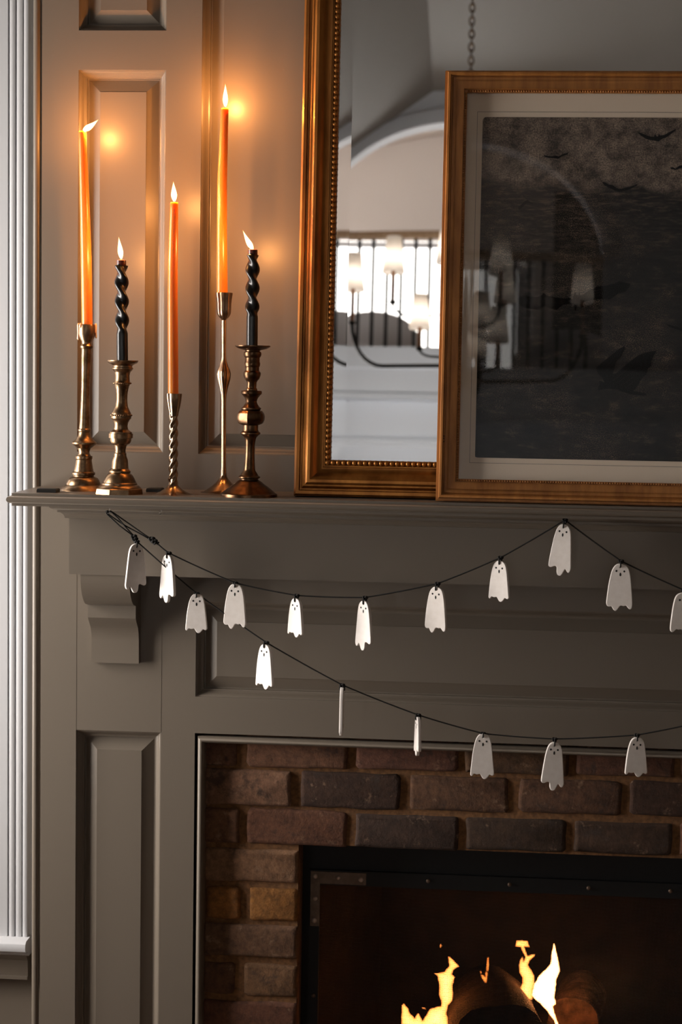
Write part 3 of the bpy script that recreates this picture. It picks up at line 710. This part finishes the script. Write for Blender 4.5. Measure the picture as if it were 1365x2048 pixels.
# plate mark line round the print
pmk = [pp(x, s, D0+.0002) for x, s in ((qx0-.009, qs0-.009), (qx1+.009, qs0-.009), (qx1+.009, qs1+.009), (qx0-.009, qs1+.009))]
pmi = [pp(x, s, D0+.0002) for x, s in ((qx0-.0082, qs0-.0082), (qx1+.0082, qs0-.0082), (qx1+.0082, qs1+.0082), (qx0-.0082, qs1+.0082))]
plain('plate_mark', (.30, .25, .205), .9); MB().rings([pmk, pmi]).build('plate_mark', 'plate_mark', pic)
plain('bat_ink', (.0035, .003, .0028), .9, Specular_IOR_Level=.1); plain('bat_ink_line', (.02, .014, .011), .9, Specular_IOR_Level=.1)
bats = [
 [(1088,310),(1097,312),(1106,313),(1112,311),(1118,313),(1126,308),(1138,305),(1136,309),(1124,313),(1117,318),(1110,316),(1100,316),(1090,314)],
 [(1276,264),(1281,265),(1292,270),(1302,273),(1309,274),(1311,267),(1314,273),(1317,273),(1319,266),(1321,271),(1330,270),(1340,264),(1352,258),(1353,260),(1343,268),(1335,274),(1325,278),(1318,283),(1308,281),(1296,279),(1287,274),(1281,270)],
 [(1341,335),(1346,334),(1352,337),(1360,331),(1375,330),(1375,334),(1360,337),(1352,340),(1343,338)],
 [(1204,363),(1212,365),(1218,369),(1226,370),(1234,376),(1240,378),(1250,376),(1262,373),(1276,368),(1275,371),(1262,378),(1250,382),(1238,383),(1228,380),(1216,374),(1209,370)],
 [(1037,416),(1043,409),(1050,402),(1056,400),(1061,404),(1068,405),(1066,408),(1058,407),(1052,408),(1046,414),(1040,420)],
 [(1034,594),(1045,593),(1052,589),(1060,593),(1075,594),(1082,592),(1088,586),(1096,592),(1112,595),(1128,597),(1140,596),(1147,598),(1148,590),(1151,583),(1154,590),(1158,590),(1160,582),(1161,591),(1166,590),(1180,580),(1195,573),(1215,571),(1230,567),(1240,562),(1250,565),(1262,567),(1260,574),(1252,583),(1238,587),(1228,594),(1220,599),(1200,598),(1180,601),(1168,604),(1166,610),(1168,614),(1164,616),(1160,608),(1155,612),(1153,621),(1150,621),(1150,610),(1138,608),(1126,610),(1114,620),(1104,618),(1090,612),(1078,620),(1062,618),(1052,616),(1042,611),(1037,602)],
 [(1193,736),(1200,729),(1215,717),(1230,705),(1240,697),(1250,692),(1251,697),(1244,712),(1233,724),(1230,736),(1226,748),(1232,748),(1246,735),(1262,722),(1280,709),(1298,704),(1315,701),(1308,712),(1303,724),(1304,731),(1296,738),(1294,748),(1284,758),(1276,772),(1268,782),(1280,784),(1292,787),(1294,791),(1280,791),(1262,789),(1246,784),(1235,779),(1220,778),(1208,778),(1198,781),(1197,774),(1201,768),(1198,762),(1204,762),(1210,766),(1206,756),(1196,746)],
 [(1334,648),(1342,650),(1352,653),(1365,657),(1372,660),(1370,664),(1356,659),(1346,656),(1338,653)]]
for k, poly in enumerate(bats):
    q = [onpic(u, v, D0-.0004) for u, v in poly]
    co, ed, fa, *_ = delaunay_2d_cdt([Vector(a) for a in q], [(i, (i+1) % len(q)) for i in range(len(q))], [list(range(len(q)))], 1, 1e-7)
    mb = MB(); mb.add([pp(c.x, c.y, D0-.0004) for c in co], [tuple(f_) for f_ in fa]); o = mb.build('printed_bat', 'bat_ink', pr_)
# wing streaks on the two large bats
for (u0, v0, u1, v1) in [(1060,600,1084,612),(1066,597,1096,604),(1180,590,1222,578),(1178,595,1228,586),(1190,582,1226,573),(1102,600,1120,612),(1228,760,1292,712),(1238,764,1298,722),(1246,770,1292,736),(1204,742,1240,704),(1212,745,1236,714),(1252,776,1282,752)]:
    a, b_ = onpic(u0, v0, D0-.0006), onpic(u1, v1, D0-.0006); n = Vector((a[1]-b_[1], b_[0]-a[0])).normalized()*.00035
    MB().add([pp(a[0]+n.x, a[1]+n.y, D0-.0006), pp(b_[0], b_[1], D0-.0006), pp(a[0]-n.x, a[1]-n.y, D0-.0006)], [(0, 1, 2)]).build('wing_line', 'bat_ink_line', pr_)
# ------------------------------------------------------------------ candlesticks
def axis_stick(xb, yb):
    """returns base point on the shelf, px->(height) scale"""
    b = P(xb, 985, yb); B = Vector((b.x, yb, ZS))
    for _ in range(6):
        u, v = proj(B); B.x += (xb-u)*((yb-CAM.y)/F)
    return B, (yb-CAM.y)/F, proj(B)[1]
def lathe(B, sc, v0, prof, axis, seg=32, fac=None, soft=None):
    """prof: (half width px, y px); axis: x px as function of y px; fac: per ring angular factor"""
    rr = []
    slope = -.0045
    for hwp, v in prof:
        h = max(0, (v0-v)*sc); cx = B.x+(axis(v)-axis(v0)-slope*(v-v0))*sc
        ring = []
        for j in range(seg):
            a = 2*PI*(j+.5)/seg; q = hwp*sc*(fac(a, v) if fac else 1)
            ring.append((cx+q*math.cos(a), B.y+q*math.sin(a), B.z+h))
        rr.append(ring)
    return rr
def lin(v0, x0, v1, x1): return lambda v: x0+(x1-x0)*(v-v0)/(v1-v0)
def ngon(n, rot=0):
    def f(a, v):
        b = (a+rot) % (2*PI/n)-PI/n; return math.cos(PI/n)/math.cos(b)*1.04
    return f
def part(name, rings, mat, parent, smooth=38, c0=True, c1=True): return MB().rings(rings, True, c0, c1).build(name, mat, parent, smooth)
STICKS = {}
def sl(prof, a, b): return [(h, v) for h, v in prof if a <= v <= b]
# 1: tall slender brass stick
B, sc, v0 = axis_stick(166.5, -.073); axf = lin(645, 174.6, 985, 166.5)
t = thing('candlestick', B, 'tall slender turned brass candlestick with wax drips on its cup', 'candlestick', 'brass candlesticks on the mantel')
pf = [(11.0, 660), (11.4, 646), (16.5, 645), (17.4, 648), (17.3, 664), (15.5, 671), (10.5, 679), (9.6, 683), (11, 686), (13, 688.5), (13, 691), (10.8, 694)]
part('cup', lathe(B, sc, v0, pf, axf), 'brass', t, 38, True, False)
oct8 = ngon(8)
pf = [(10.6, 694), (10.4, 720), (9.2, 764), (9.6, 800), (11.0, 842), (12, 855), (13.4, 856.5), (13.4, 860), (11.8, 862)]
part('stem', lathe(B, sc, v0, pf, axf, 16, ngon(8)), 'brass', t, 25, False, False)
pf = [(11.8, 862), (13.5, 871), (20, 879), (25, 883), (25, 886), (20, 890), (13.5, 895), (11, 902), (11.4, 906), (14, 910), (17.2, 911), (17.2, 916), (16, 918), (17.8, 930), (20, 942), (23.4, 944.5), (23.4, 948.5), (21, 950), (21, 952)]
part('knop', lathe(B, sc, v0, pf, axf), 'brass', t, 30, False, False)
pf = [(21, 952), (28, 955), (32, 960), (34.5, 966), (35, 969), (39, 971), (44, 977), (46.5, 980), (46.5, 984), (45, 992), (0.5, 992)]
part('base', lathe(B, sc, v0, pf, axf, 40), 'brass', t, 30, False, False)
def drip(parent, x, y, z0, ln, r):
    MB().tube([(x, y, z0+.002), (x, y, z0-.002), (x, y, z0-ln*.6), (x, y, z0-ln), (x, y, z0-ln-.002)], [r*.5, r, r*.75, r*1.05, r*.4], 8).build('wax_drip', 'pale_wax', parent, 180)
ztop = B.z+(v0-645)*sc; cxp = P(174.6, 645, B.y).x
for a, ln, r in ((PI*.98, .0185, .0024), (PI*1.08, .024, .0021), (PI*.9, .012, .0022), (.05, .021, .0016), (-.15, .014, .0018), (PI*1.3, .004, .002)): drip(t, cxp+.0150*math.cos(a), B.y+.0150*math.sin(a), ztop, ln, r)
STICKS[1] = (B, sc, v0, axf, t)
# 2: beaded baluster stick with octagonal foot
B, sc, v0 = axis_stick(238.6, -.131); axf = lin(718, 245.6, 988, 238.6)
t = thing('candlestick', B, 'squat brass baluster candlestick with beaded collars and octagonal foot', 'candlestick', 'brass candlesticks on the mantel')
part('drip_pan', lathe(B, sc, v0, [(11, 730), (11, 719.5), (29, 719), (31, 717.5), (31.3, 719.5), (29.5, 722.5), (23, 725.5), (19.5, 728)], axf, 40), 'brass', t, 38, False, False)
pf = [(19.5, 728), (19.6, 731.5), (21.4, 732.5), (21.4, 735), (19, 737.5), (16, 741), (14.7, 748), (15.2, 758), (15.8, 760), (16.8, 762), (16.8, 765), (15, 767.5), (13, 775), (11.5, 787), (11.4, 798), (13.2, 811), (17.5, 820), (19.5, 823.5), (20.2, 826), (20.2, 830), (20.3, 832), (20.3, 834.5), (17, 838), (14.4, 844), (13.5, 850), (15, 857), (20, 861), (22.5, 862), (22.5, 864.5)]
part('stem', lathe(B, sc, v0, pf, axf), 'brass', t, 30, False, False)
for vv, rr_ in ((763.5, 17.0), (828, 20.4)):
    c0 = lathe(B, sc, v0, [(rr_, vv)], axf, 30)[0]; mb = MB()
    for q in c0: mb.ball(q, .00165, 6, 4)
    mb.build('beaded_collar', 'brass', t, 180, 'stuff')
part('collar_plate', lathe(B, sc, v0, [(22.5, 864.5), (25.4, 865), (25.4, 874), (22, 874.5)], axf, 16, ngon(8)), 'brass', t, 25, False, False)
pf = [(22, 874.5), (21.8, 880), (19, 885), (13.5, 888), (12, 891), (10.6, 899), (11, 904), (12.6, 905.5), (12.6, 909), (13.2, 912), (16, 919), (17, 930), (17.4, 936), (20, 938), (22, 941), (22, 943.5), (21, 945)]
part('knop', lathe(B, sc, v0, pf, axf), 'brass', t, 30, False, False)
part('base', lathe(B, sc, v0, [(21, 945), (26, 949), (30, 956), (33, 962.5), (33.4, 964), (35.5, 966), (36, 969), (40, 971), (42.5, 974)], axf, 40), 'brass', t, 30, False, False)
part('foot', lathe(B, sc, v0, [(42, 974), (45.5, 975), (48, 977), (49.5, 989), (49.5, 997), (1, 997)], axf, 16, ngon(8, .15)), 'brass', t, 20, True, False)
STICKS[2] = (B, sc, v0, axf, t)
# 3: short twisted stick
B, sc, v0 = axis_stick(346.4, -.125); axf = lin(785, 347.0, 991, 346.4)
t = thing('candlestick', B, 'short brass candlestick with twisted rope stem and flared round foot', 'candlestick', 'brass candlesticks on the mantel')
flu = lambda n, k: (lambda a, v: 1+k*math.cos(n*a))
part('cup', lathe(B, sc, v0, [(10.5, 800), (11, 786), (15.6, 785), (16.0, 787), (14.6, 800), (12.4, 812), (10.4, 820), (9, 830)], axf, 48, flu(8, .05)), 'brass_bright', t, 40, True, False)
tw = lambda a, v: 1+.17*math.cos(3*(a+(v-825)*2*PI/62))+.05*math.cos(9*(a+(v-825)*2*PI/62))
part('twisted_stem', lathe(B, sc, v0, [(8.2+(.6 if v > 955 else 0), v) for v in [822+2*i for i in range(74)]], axf, 54, tw), 'brass_bright', t, 60, False, False)
part('base', lathe(B, sc, v0, [(8.4, 964), (9.5, 969), (12.5, 973), (18, 978), (26, 983), (35, 987), (42, 989.5), (43.3, 991), (43, 995), (40, 999), (1, 999)], axf, 48), 'brass_bright', t, 40, False, False)
STICKS[3] = (B, sc, v0, axf, t)
# 4: tall thin stick with tulip cup and bulb
B, sc, v0 = axis_stick(447.5, -.054); axf = lin(584, 445.6, 990, 447.5)
t = thing('candlestick', B, 'tall thin brass candlestick with tulip cup and bulb on its reeded stem', 'candlestick', 'brass candlesticks on the mantel')
part('cup', lathe(B, sc, v0, [(10.8, 600), (11, 585), (16.6, 584), (17, 586), (15.4, 596), (14.4, 606), (14.2, 618), (13.2, 626), (10, 632), (5, 637), (4, 639)], axf, 48, flu(8, .05)), 'brass_bright', t, 40, True, False)
part('reeded_stem', lathe(B, sc, v0, [(4, 637), (4.2, 650), (3.9, 690), (3.9, 712), (5, 720), (8, 730), (11.6, 739), (13, 746), (12.2, 754), (9.6, 766), (6.8, 778), (4.9, 788), (4.2, 800), (4.2, 900), (4.3, 930), (5.0, 945), (6, 950)], axf, 40, flu(4, .13)), 'brass_bright', t, 60, False, False)
part('base', lathe(B, sc, v0, [(5.5, 946), (6.5, 952), (10, 958), (16, 965), (24, 972), (33, 978.5), (41, 984), (47, 988), (48, 990), (47.5, 994), (46, 999), (1, 999)], axf, 48), 'brass_bright', t, 40, False, False)
STICKS[4] = (B, sc, v0, axf, t)
# 5: dark bronze stick with hexagonal knop
B, sc, v0 = axis_stick(497.8, -.1295); axf = lin(690, 503.8, 995, 497.8)
t = thing('candlestick', B, 'dark bronze candlestick with wide drip pan, faceted knop and domed foot', 'candlestick', 'brass candlesticks on the mantel')
part('drip_pan', lathe(B, sc, v0, [(11, 700), (11, 692.5), (24, 692), (35.4, 689.5), (35.5, 691.5), (30, 695), (22, 697.5), (15, 699)], axf, 44), 'bronze', t, 38, False, False)
pf = [(15, 699), (14.5, 701), (17, 702.5), (18, 706), (17, 711), (14.6, 714), (14.8, 722), (15.8, 724), (15.8, 728), (15.2, 731), (14, 733), (14.2, 740), (17, 743), (17.6, 747), (16.4, 752), (14.3, 757), (11.3, 760), (9.6, 764), (9.6, 774), (11.4, 776), (11.4, 779)]
part('stem', lathe(B, sc, v0, pf, axf), 'bronze', t, 30, False, False)
part('collar_plate', lathe(B, sc, v0, [(11, 779), (20.5, 780), (21.5, 782), (21.3, 786), (18, 789), (13.2, 795), (11.4, 801), (12.6, 806), (17, 812), (20.5, 814.5), (20.5, 817), (19, 818.5)], axf, 16, ngon(8)), 'bronze', t, 25, False, False)
part('knop', lathe(B, sc, v0, [(19, 818.5), (24, 820.5), (27.8, 825), (29.6, 832), (29, 839), (26, 845), (20, 848), (15.5, 849)], axf, 24, ngon(6, .55)), 'bronze', t, 24, False, False)
pf = [(15.5, 849), (15.2, 857), (16.5, 861), (20, 864), (20, 866.5), (17, 869), (13, 873), (10.8, 879), (9.6, 888), (9.6, 905), (10.2, 920), (11.4, 937), (12.5, 941), (16, 946), (18, 950), (22, 952.5), (22, 955), (18.5, 957), (18.5, 959)]
part('shaft', lathe(B, sc, v0, pf, axf), 'bronze', t, 30, False, False)
part('base', lathe(B, sc, v0, [(18.5, 959), (24, 962), (29, 966.5), (31, 968), (33, 969.5), (38, 972.5), (40, 974.5), (46, 979), (52, 984), (55, 986.5), (57, 987), (57.5, 989), (57.5, 997), (57, 1003), (1, 1003)], axf, 52), 'bronze', t, 30, False, False)
STICKS[5] = (B, sc, v0, axf, t)

# ------------------------------------------------------------------ candles
def teardrop(c, tip, w, parent):
    c, tip = Vector(c), Vector(tip); ax = tip-c; L_ = ax.length; pts = []; rs = []
    prof = [(0, .12), (.06, .42), (.15, .74), (.27, .97), (.36, 1.0), (.5, .86), (.65, .60), (.8, .33), (.92, .13), (1, .015)]
    bend = Vector((0, 0, L_*.06)) if abs(ax.x) > .3*L_ else Vector((0, 0, 0))
    for q, r in prof: pts.append(c+ax*q+bend*math.sin(q*PI)*-1); rs.append(r*w/2)
    return MB().tube(pts, rs, 14).build('flame', 'candle_flame', parent, 180)
def candle(k, label, cent, mat, flame_base, flame_tip, fw, twist=None, topmat=None):
    """cent: list of (x px, width px, y px) from the bottom up"""
    B, sc, v0, axf, st = STICKS[k]; y = B.y
    q = lambda x, v: Vector((P(x, v, y).x, y, B.z+(v0-v)*sc))
    base = q(cent[0][0], cent[0][2])
    t = thing('candle', base, label, 'candle', 'lit candles in the brass candlesticks')
    rr = []
    if not twist:
        for i in range(len(cent)-1):
            (xa_, wa, va), (xb_, wb, vb) = cent[i], cent[i+1]; n = max(1, int(abs(va-vb)/12))
            for j in range(n+(i == len(cent)-2)):
                f_ = j/n; c = q(xa_+(xb_-xa_)*f_, va+(vb-va)*f_); r = (wa+(wb-wa)*f_)*sc/2
                rr.append([(c.x+r*math.cos(2*PI*m_/24), c.y+r*math.sin(2*PI*m_/24), c.z) for m_ in range(24)])
        top = rr[-1]; c = q(cent[-1][0], cent[-1][2]); r = cent[-1][1]*sc/2
        rr.append([(c.x+(x-c.x)*.93, c.y+(yy_-c.y)*.93, c.z+.0009) for x, yy_, z_ in top]); rr.append([(c.x+(x-c.x)*.55, c.y+(yy_-c.y)*.55, c.z-.0008) for x, yy_, z_ in top])
        MB().rings(rr, True, True, True).build('wax_body', mat, t, 50)
    else:
        vs_, vt, ph, per = twist                         # straight below vs_, twisted up to vt
        (xa_, wa, va), (xb_, wb, vb) = cent[0], cent[-1]; v = va
        while v >= vt-.01:
            f_ = (v-va)/(vb-va); c = q(xa_+(xb_-xa_)*f_, v); k_ = max(0, min(1, (vs_-v)/14))*max(.15, min(1, (v-vt+5)/10)); ang = (v-ph)*PI/per
            ring = []
            for m_ in range(36):
                a = 2*PI*m_/36; hexa = 11.2*(1+.03*math.cos(6*a))
                d_ = a-ang; pea = math.sqrt((13.8*math.cos(d_))**2+(7.2*math.sin(d_))**2)*(1+.05*math.cos(4*d_))
                r = (hexa*(1-k_)+pea*k_)*sc
                if v < vt+9: r = min(r, 9.6*sc)
                ring.append((c.x+r*math.cos(a), c.y+r*math.sin(a), c.z))
            rr.append(ring); v -= 1.5
        MB().rings(rr, True, True, True).build('wax_body', mat, t, 60)
        c = q(xb_, vt-.5)
        MB().tube([c+Vector((0, 0, -.008)), c+Vector((0, 0, -.004)), c+Vector((0, 0, .001)), c+Vector((0, 0, .0016))], [8.6*sc, 9.9*sc, 9.4*sc, 6*sc], 20).build('melted_rim', 'dark_red_wax', t, 60)
    fb_, ft = q(*flame_base), q(*flame_tip); cc = q(cent[-1][0], cent[-1][2])
    d_ = (ft-fb_).normalized()
    MB().tube([cc+Vector((0, 0, -.002)), cc.lerp(fb_, .6)+Vector((0, 0, .0005)), fb_+d_*.004], [.0009, .0009, .0006], 6).build('wick', 'wick', t, 180)
    teardrop(fb_, ft, fw*sc, t)
    point('candle_light', fb_.lerp(ft, .42), CANDLE_W*(.9 if twist else 1), CANDLE_COL, .006)
candle(1, 'slightly bent orange taper candle in the slender candlestick with wax drips', [(174.6, 22, 652), (174.4, 22, 640), (172.5, 22, 512), (169.2, 19.3, 394), (166.5, 16.5, 310), (165, 14.8, 262)], 'orange_wax', (165.5, 259), (197, 237), 12)
candle(2, 'black spiral twist candle in the squat beaded candlestick', [(245.2, 22, 726), (242.8, 16, 518)], 'black_wax', (243, 516), (237.5, 470), 11, (664, 519, 558.6, 38))
candle(3, 'slim orange taper candle in the short twisted candlestick', [(346.8, 21.4, 796), (346.6, 21.4, 760), (345.8, 20.4, 600), (346.0, 19.6, 540), (347.6, 17.8, 460), (348.8, 15.8, 405)], 'orange_wax', (349, 403), (347, 362), 12)
candle(4, 'tallest orange taper candle in the thin tulip cup candlestick', [(445.2, 22, 596), (445.0, 22, 583), (444.2, 20.6, 480), (444.8, 19.6, 365), (447.8, 17, 280), (450, 14.8, 222)], 'orange_wax', (451, 219), (451, 172), 10.5)
candle(5, 'black spiral twist candle in the dark bronze candlestick', [(504.2, 22, 699), (506, 16, 500)], 'black_wax', (507, 499), (485.5, 460), 11, (632, 501, 536.6, 37.2))
# small flat black boxes standing in for unidentified items on the shelf
def slab(u0, u1, y0, y1, h, label):
    x0, x1 = P(u0, 985, y0).x, P(u1, 985, y0).x; t = thing('flat_black_box', ((x0+x1)/2, (y0+y1)/2, ZS), label, 'box')
    c = .0018
    MB().rings([[(x0+i, y0+i, ZS+z), (x1-i, y0+i, ZS+z), (x1-i, y1-i, ZS+z), (x0+i, y1-i, ZS+z)] for i, z in ((0, 0), (0, h-c), (c*.6, h))], True, True, True).build('box_body', 'black_metal', t)
    MB().box((x0-.0008, y0+.002, ZS+.001), (x0+.0006, y1-.002, ZS+h-.001)).build('lit_end_strip', 'mat_board', t)  # pale strip paints in the light caught on the bevelled end
slab(73, 112, -.152, -.125, .0062, 'small flat black box lying at the end of the mantel shelf')
slab(292, 322, -.085, -.055, .0062, 'small flat black box lying behind the short twisted candlestick')

# ------------------------------------------------------------------ hooks, garlands and ghosts
YG = -.150
GS = (YG-CAM.y)/F
def hook(u, v, label, mat='acrylic', up=.0):
    p = P(u, v, YG); top = ZS-.0212
    t = thing('hook', (p.x, YG, top), label, 'hook')
    MB().box((p.x-.0065, YG-.005, top-.0016), (p.x+.0065, YG+.013, top)).build('plate', mat, t)
    MB().tube([(p.x, YG+.004, top-.001), (p.x, YG+.004, top-.006), (p.x, YG+.002, top-.0095), (p.x, YG-.002, top-.0102), (p.x, YG-.0045, top-.008), (p.x, YG-.005, top-.0055)], .0014, 8).build('hook_arm', mat, t, 180)
    return p
hook(217, 1020, 'clear plastic hook holding the ends of both garland cords')
hook(321, 1022, 'empty clear plastic hook under the mantel shelf')
hook(1132, 1032, 'dark hook under the mantel shelf where the upper garland peaks', 'iron')
Q = lambda u, v, dy=0: P(u, v, YG+dy)
def knot(parent, u, v, s=1.0, seed=0):
    rnd = random.Random(seed); c = Q(u, v); pts = []
    for i in range(25):                                   # a little trefoil
        a = 2*PI*i/24
        pts.append(c+Vector(((math.sin(a)+2*math.sin(2*a))*.00105*s, math.sin(3*a)*.0011*s, (math.cos(a)-2*math.cos(2*a))*.0010*s)))
    MB().tube(pts, .00125*s, 7).build('knot', 'cord', parent, 180)
def garland(label, path, loops, knots):
    t = thing('garland_cord', Q(*path[0]), label, 'cord')
    pts = []
    for i in range(len(path)-1):
        (a, b), (c, d) = path[i], path[i+1]; n = 8
        for j in range(n):
            f_ = j/n; sag = 1.2*math.sin(f_*PI); pts.append(Q(a+(c-a)*f_, b+(d-b)*f_+sag))
    pts.append(Q(*path[-1])); MB().tube(pts, .00118, 8).build('cord', 'cord', t, 180)
    for lp_ in loops: MB().tube([Q(*p_) for p_ in lp_], .00112, 8).build('hanging_loop', 'cord', t, 180)
    for i, (u, v, s) in enumerate(knots): knot(t, u, v, s, i)
UP = [(311, 1083), (338, 1106), (471, 1166), (594, 1191), (731, 1195), (876, 1167), (1002, 1115), (1131, 1040), (1243, 1122), (1368, 1180), (1480, 1212)]
LO = [(273, 1082), (394, 1187), (533, 1285), (685, 1370), (837, 1430), (967, 1467), (1110, 1478), (1275, 1470), (1420, 1440)]
garland('upper black garland cord swagged from the clear hook to the dark hook', UP,
        [[(217, 1024, -.003), (221, 1022, -.003), (232, 1029), (262, 1050), (290, 1070), (306, 1080)], [(217, 1024, -.003), (213, 1022, -.003), (214, 1026), (226, 1035), (250, 1051), (285, 1070), (303, 1080)]],
        [(304, 1079, 1.5), (309, 1083, 1.4), (315, 1086, .8)]+[(u, v+1.5, 1.25) for u, v in UP[1:-1]])
garland('lower black garland cord hanging in a long swag from the clear hook', LO,
        [[(218, 1025, -.005), (223, 1024, -.005), (236, 1036, -.003), (252, 1055, -.002), (268, 1072)], [(218, 1025, -.005), (212, 1024, -.005), (215, 1029, -.003), (240, 1052, -.002), (266, 1071)]],
        [(268, 1074, 1.4), (270, 1079, 1.4), (274, 1084, 1.2)]+[(u, v+1.5, 1.25) for u, v in LO[1:-1]])
G_A = [(0, 0), (.15, .018), (.26, .07), (.325, .16), (.37, .32), (.42, .56), (.465, .78), (.475, .86), (.44, .915), (.38, .92), (.32, .885), (.27, .858), (.215, .875), (.16, .93), (.10, .985), (.03, 1.0), (-.05, .985), (-.09, .93), (-.10, .86), (-.14, .826), (-.22, .818), (-.30, .83), (-.38, .848), (-.455, .84), (-.48, .80), (-.455, .66), (-.41, .47), (-.355, .28), (-.295, .15), (-.22, .06), (-.12, .014)]
G_B = [(0, 0), (.15, .018), (.27, .07), (.345, .17), (.405, .36), (.45, .60), (.485, .82), (.48, .92), (.44, .955), (.38, .945), (.32, .905), (.25, .88), (.17, .893), (.08, .882), (.0, .90), (-.06, .955), (-.13, 1.0), (-.20, .985), (-.25, .94), (-.30, .905), (-.38, .912), (-.455, .90), (-.488, .85), (-.475, .74), (-.43, .50), (-.37, .30), (-.305, .15), (-.22, .06), (-.12, .014)]
G_C = [(0, 0), (.15, .018), (.26, .07), (.33, .17), (.385, .36), (.435, .60), (.485, .86), (.485, .90), (.44, .918), (.38, .905), (.31, .90), (.25, .94), (.18, .985), (.11, 1.0), (.04, .985), (-.02, .935), (-.09, .885), (-.17, .893), (-.25, .897), (-.33, .885), (-.39, .90), (-.44, .935), (-.485, .925), (-.485, .87), (-.46, .70), (-.42, .48), (-.365, .29), (-.30, .15), (-.22, .06), (-.12, .014)]
def ghost_mesh(outl, H, Wd, th):
    cu = bpy.data.curves.new('g', 'CURVE'); cu.dimensions = '2D'; cu.fill_mode = 'BOTH'; bv = .0011
    def spl(pts):
        s = cu.splines.new('POLY'); s.points.add(len(pts)-1); s.use_cyclic_u = True
        for p_, (x, y_) in zip(s.points, pts): p_.co = (x, y_, 0, 1)
    # smooth the outline with a closed Catmull-Rom pass
    sm = []; n = len(outl)
    for i in range(n):
        p0_, p1_, p2_, p3_ = [Vector(outl[(i+k_) % n]) for k_ in (-1, 0, 1, 2)]
        for f_ in (0, .5): sm.append(.5*((2*p1_)+(p2_-p0_)*f_+(2*p0_-5*p1_+4*p2_-p3_)*f_*f_+(3*p1_-p0_-3*p2_+p3_)*f_**3))
    pts = [(p_.x*(Wd-2*bv), -bv-p_.y*(H-2*bv)) for p_ in sm]; spl(pts)
    spl([(.0021*math.cos(a), -.0060+.0021*math.sin(a)) for a in [-2*PI*i/12 for i in range(12)]])
    cu.extrude = th/2-bv; cu.bevel_depth = bv; cu.bevel_resolution = 2
    ob = bpy.data.objects.new('g', cu); COL.objects.link(ob)
    me = bpy.data.meshes.new_from_object(ob.evaluated_get(bpy.context.evaluated_depsgraph_get()))
    bpy.data.objects.remove(ob); bpy.data.curves.remove(cu)
    for v in me.vertices: v.co = (v.co.x, -v.co.z, v.co.y)
    me.materials.clear(); return me
def ghost(label, knot_px, outl, top, bot, wpx, yaw, roll, mirror=False, grp='clay ghosts on the garlands'):
    ku, kv = knot_px; k = Q(ku, kv); H = (bot-top)*GS; Wd = wpx*GS; TH = .0058
    base = Vector((k.x, YG, P(ku, top, YG).z))
    ol = [(-x, y_) for x, y_ in outl][::-1] if mirror else outl
    t = thing('ghost_ornament', base, label, 'ornament', grp); t.rotation_euler = (0, math.radians(roll), math.radians(yaw)); t.rotation_mode = 'YXZ'
    me = ghost_mesh(ol, H, Wd, TH)
    b_ = link('body', me, 'ghost_clay', t, 40)
    def blob(name, x, z, rx, rz, mat='ink_black'):
        m_ = MB().ball((0, 0, 0), 1, 12, 6, (rx, .0004, rz)); me_ = bpy.data.meshes.new(name); me_.from_pydata([(a+x, b2-TH/2, c+z) for a, b2, c in m_.v], [], m_.f); link(name, me_, mat, t, 180)
    e = Wd/.045
    blob('eye', -.0066*e, -.0120, .0016, .0017); blob('eye', .0066*e, -.0124, .0016, .0017); blob('mouth', 0, -.0176, .0014, .0030)
    hk = -.0060; zk = (kv-top)*-GS*-1
    kz = (top-kv)*GS
    m_ = MB().tube([(0, -TH/2-.0012, hk+.001), (0, -TH/2-.0013, .001), (0, -.001, kz+.001), (0, TH/2+.0013, .001), (0, TH/2+.0012, hk+.001), (0, 0, hk-.0002), (0, -TH/2-.0012, hk+.001)], .00115, 7)
    me_ = bpy.data.meshes.new('cord_loop'); me_.from_pydata(m_.v, [], m_.f); link('cord_loop', me_, 'cord', t, 180)
ordn = ['first', 'second', 'third', 'fourth', 'fifth', 'sixth', 'seventh', 'eighth', 'ninth']
UG = [((337, 1106), G_A, 1109, 1208, 46, -38, 1, 1), ((471, 1166), G_B, 1167, 1260, 48, -6, 0, 0), ((593, 1192), G_C, 1196, 1276, 44, -40, 0, 0), ((730, 1196), G_A, 1201, 1303, 46, -40, 0, 1),
      ((874, 1168), G_B, 1173, 1267, 48, -24, 0, 0), ((1001, 1116), G_C, 1121, 1204, 46, -26, 0, 0), ((1129, 1041), G_A, 1048, 1152, 48, -12, 4, 0), ((1242, 1123), G_B, 1127, 1222, 53, -2, 0, 0), ((1368, 1181), G_B, 1185, 1268, 50, 4, 0, 1)]
LG = [((273, 1083), G_A, 1087, 1188, 46, 30, 1, 1), ((394, 1187), G_C, 1187, 1268, 46, 0, 0, 0), ((531, 1286), G_C, 1288, 1381, 46, -33, 0, 0), ((685, 1371), G_A, 1374, 1474, 46, -90, 0, 0),
      ((837, 1431), G_A, 1433, 1514, 44, -76, 0, 1), ((967, 1467), G_C, 1467, 1560, 49, 0, 0, 0), ((1110, 1479), G_A, 1484, 1583, 48, 4, 1.5, 0), ((1275, 1470), G_C, 1474, 1555, 46, 6, 0, 0)]
wh = {0: 'turned toward the window', 6: 'hanging at the dark hook'}
for i, (k, o, a, b_, w, yw, rl, mi) in enumerate(UG):
    ghost('white clay ghost ornament, %s along the upper garland from the clear hook' % ordn[i], k, o, a, b_, w, yw, rl, bool(mi))
for i, (k, o, a, b_, w, yw, rl, mi) in enumerate(LG):
    ghost('white clay ghost ornament%s, %s along the lower garland from the clear hook' % (' seen edge on' if i in (3, 4) else '', ordn[i]), k, o, a, b_, w, yw, rl, bool(mi))
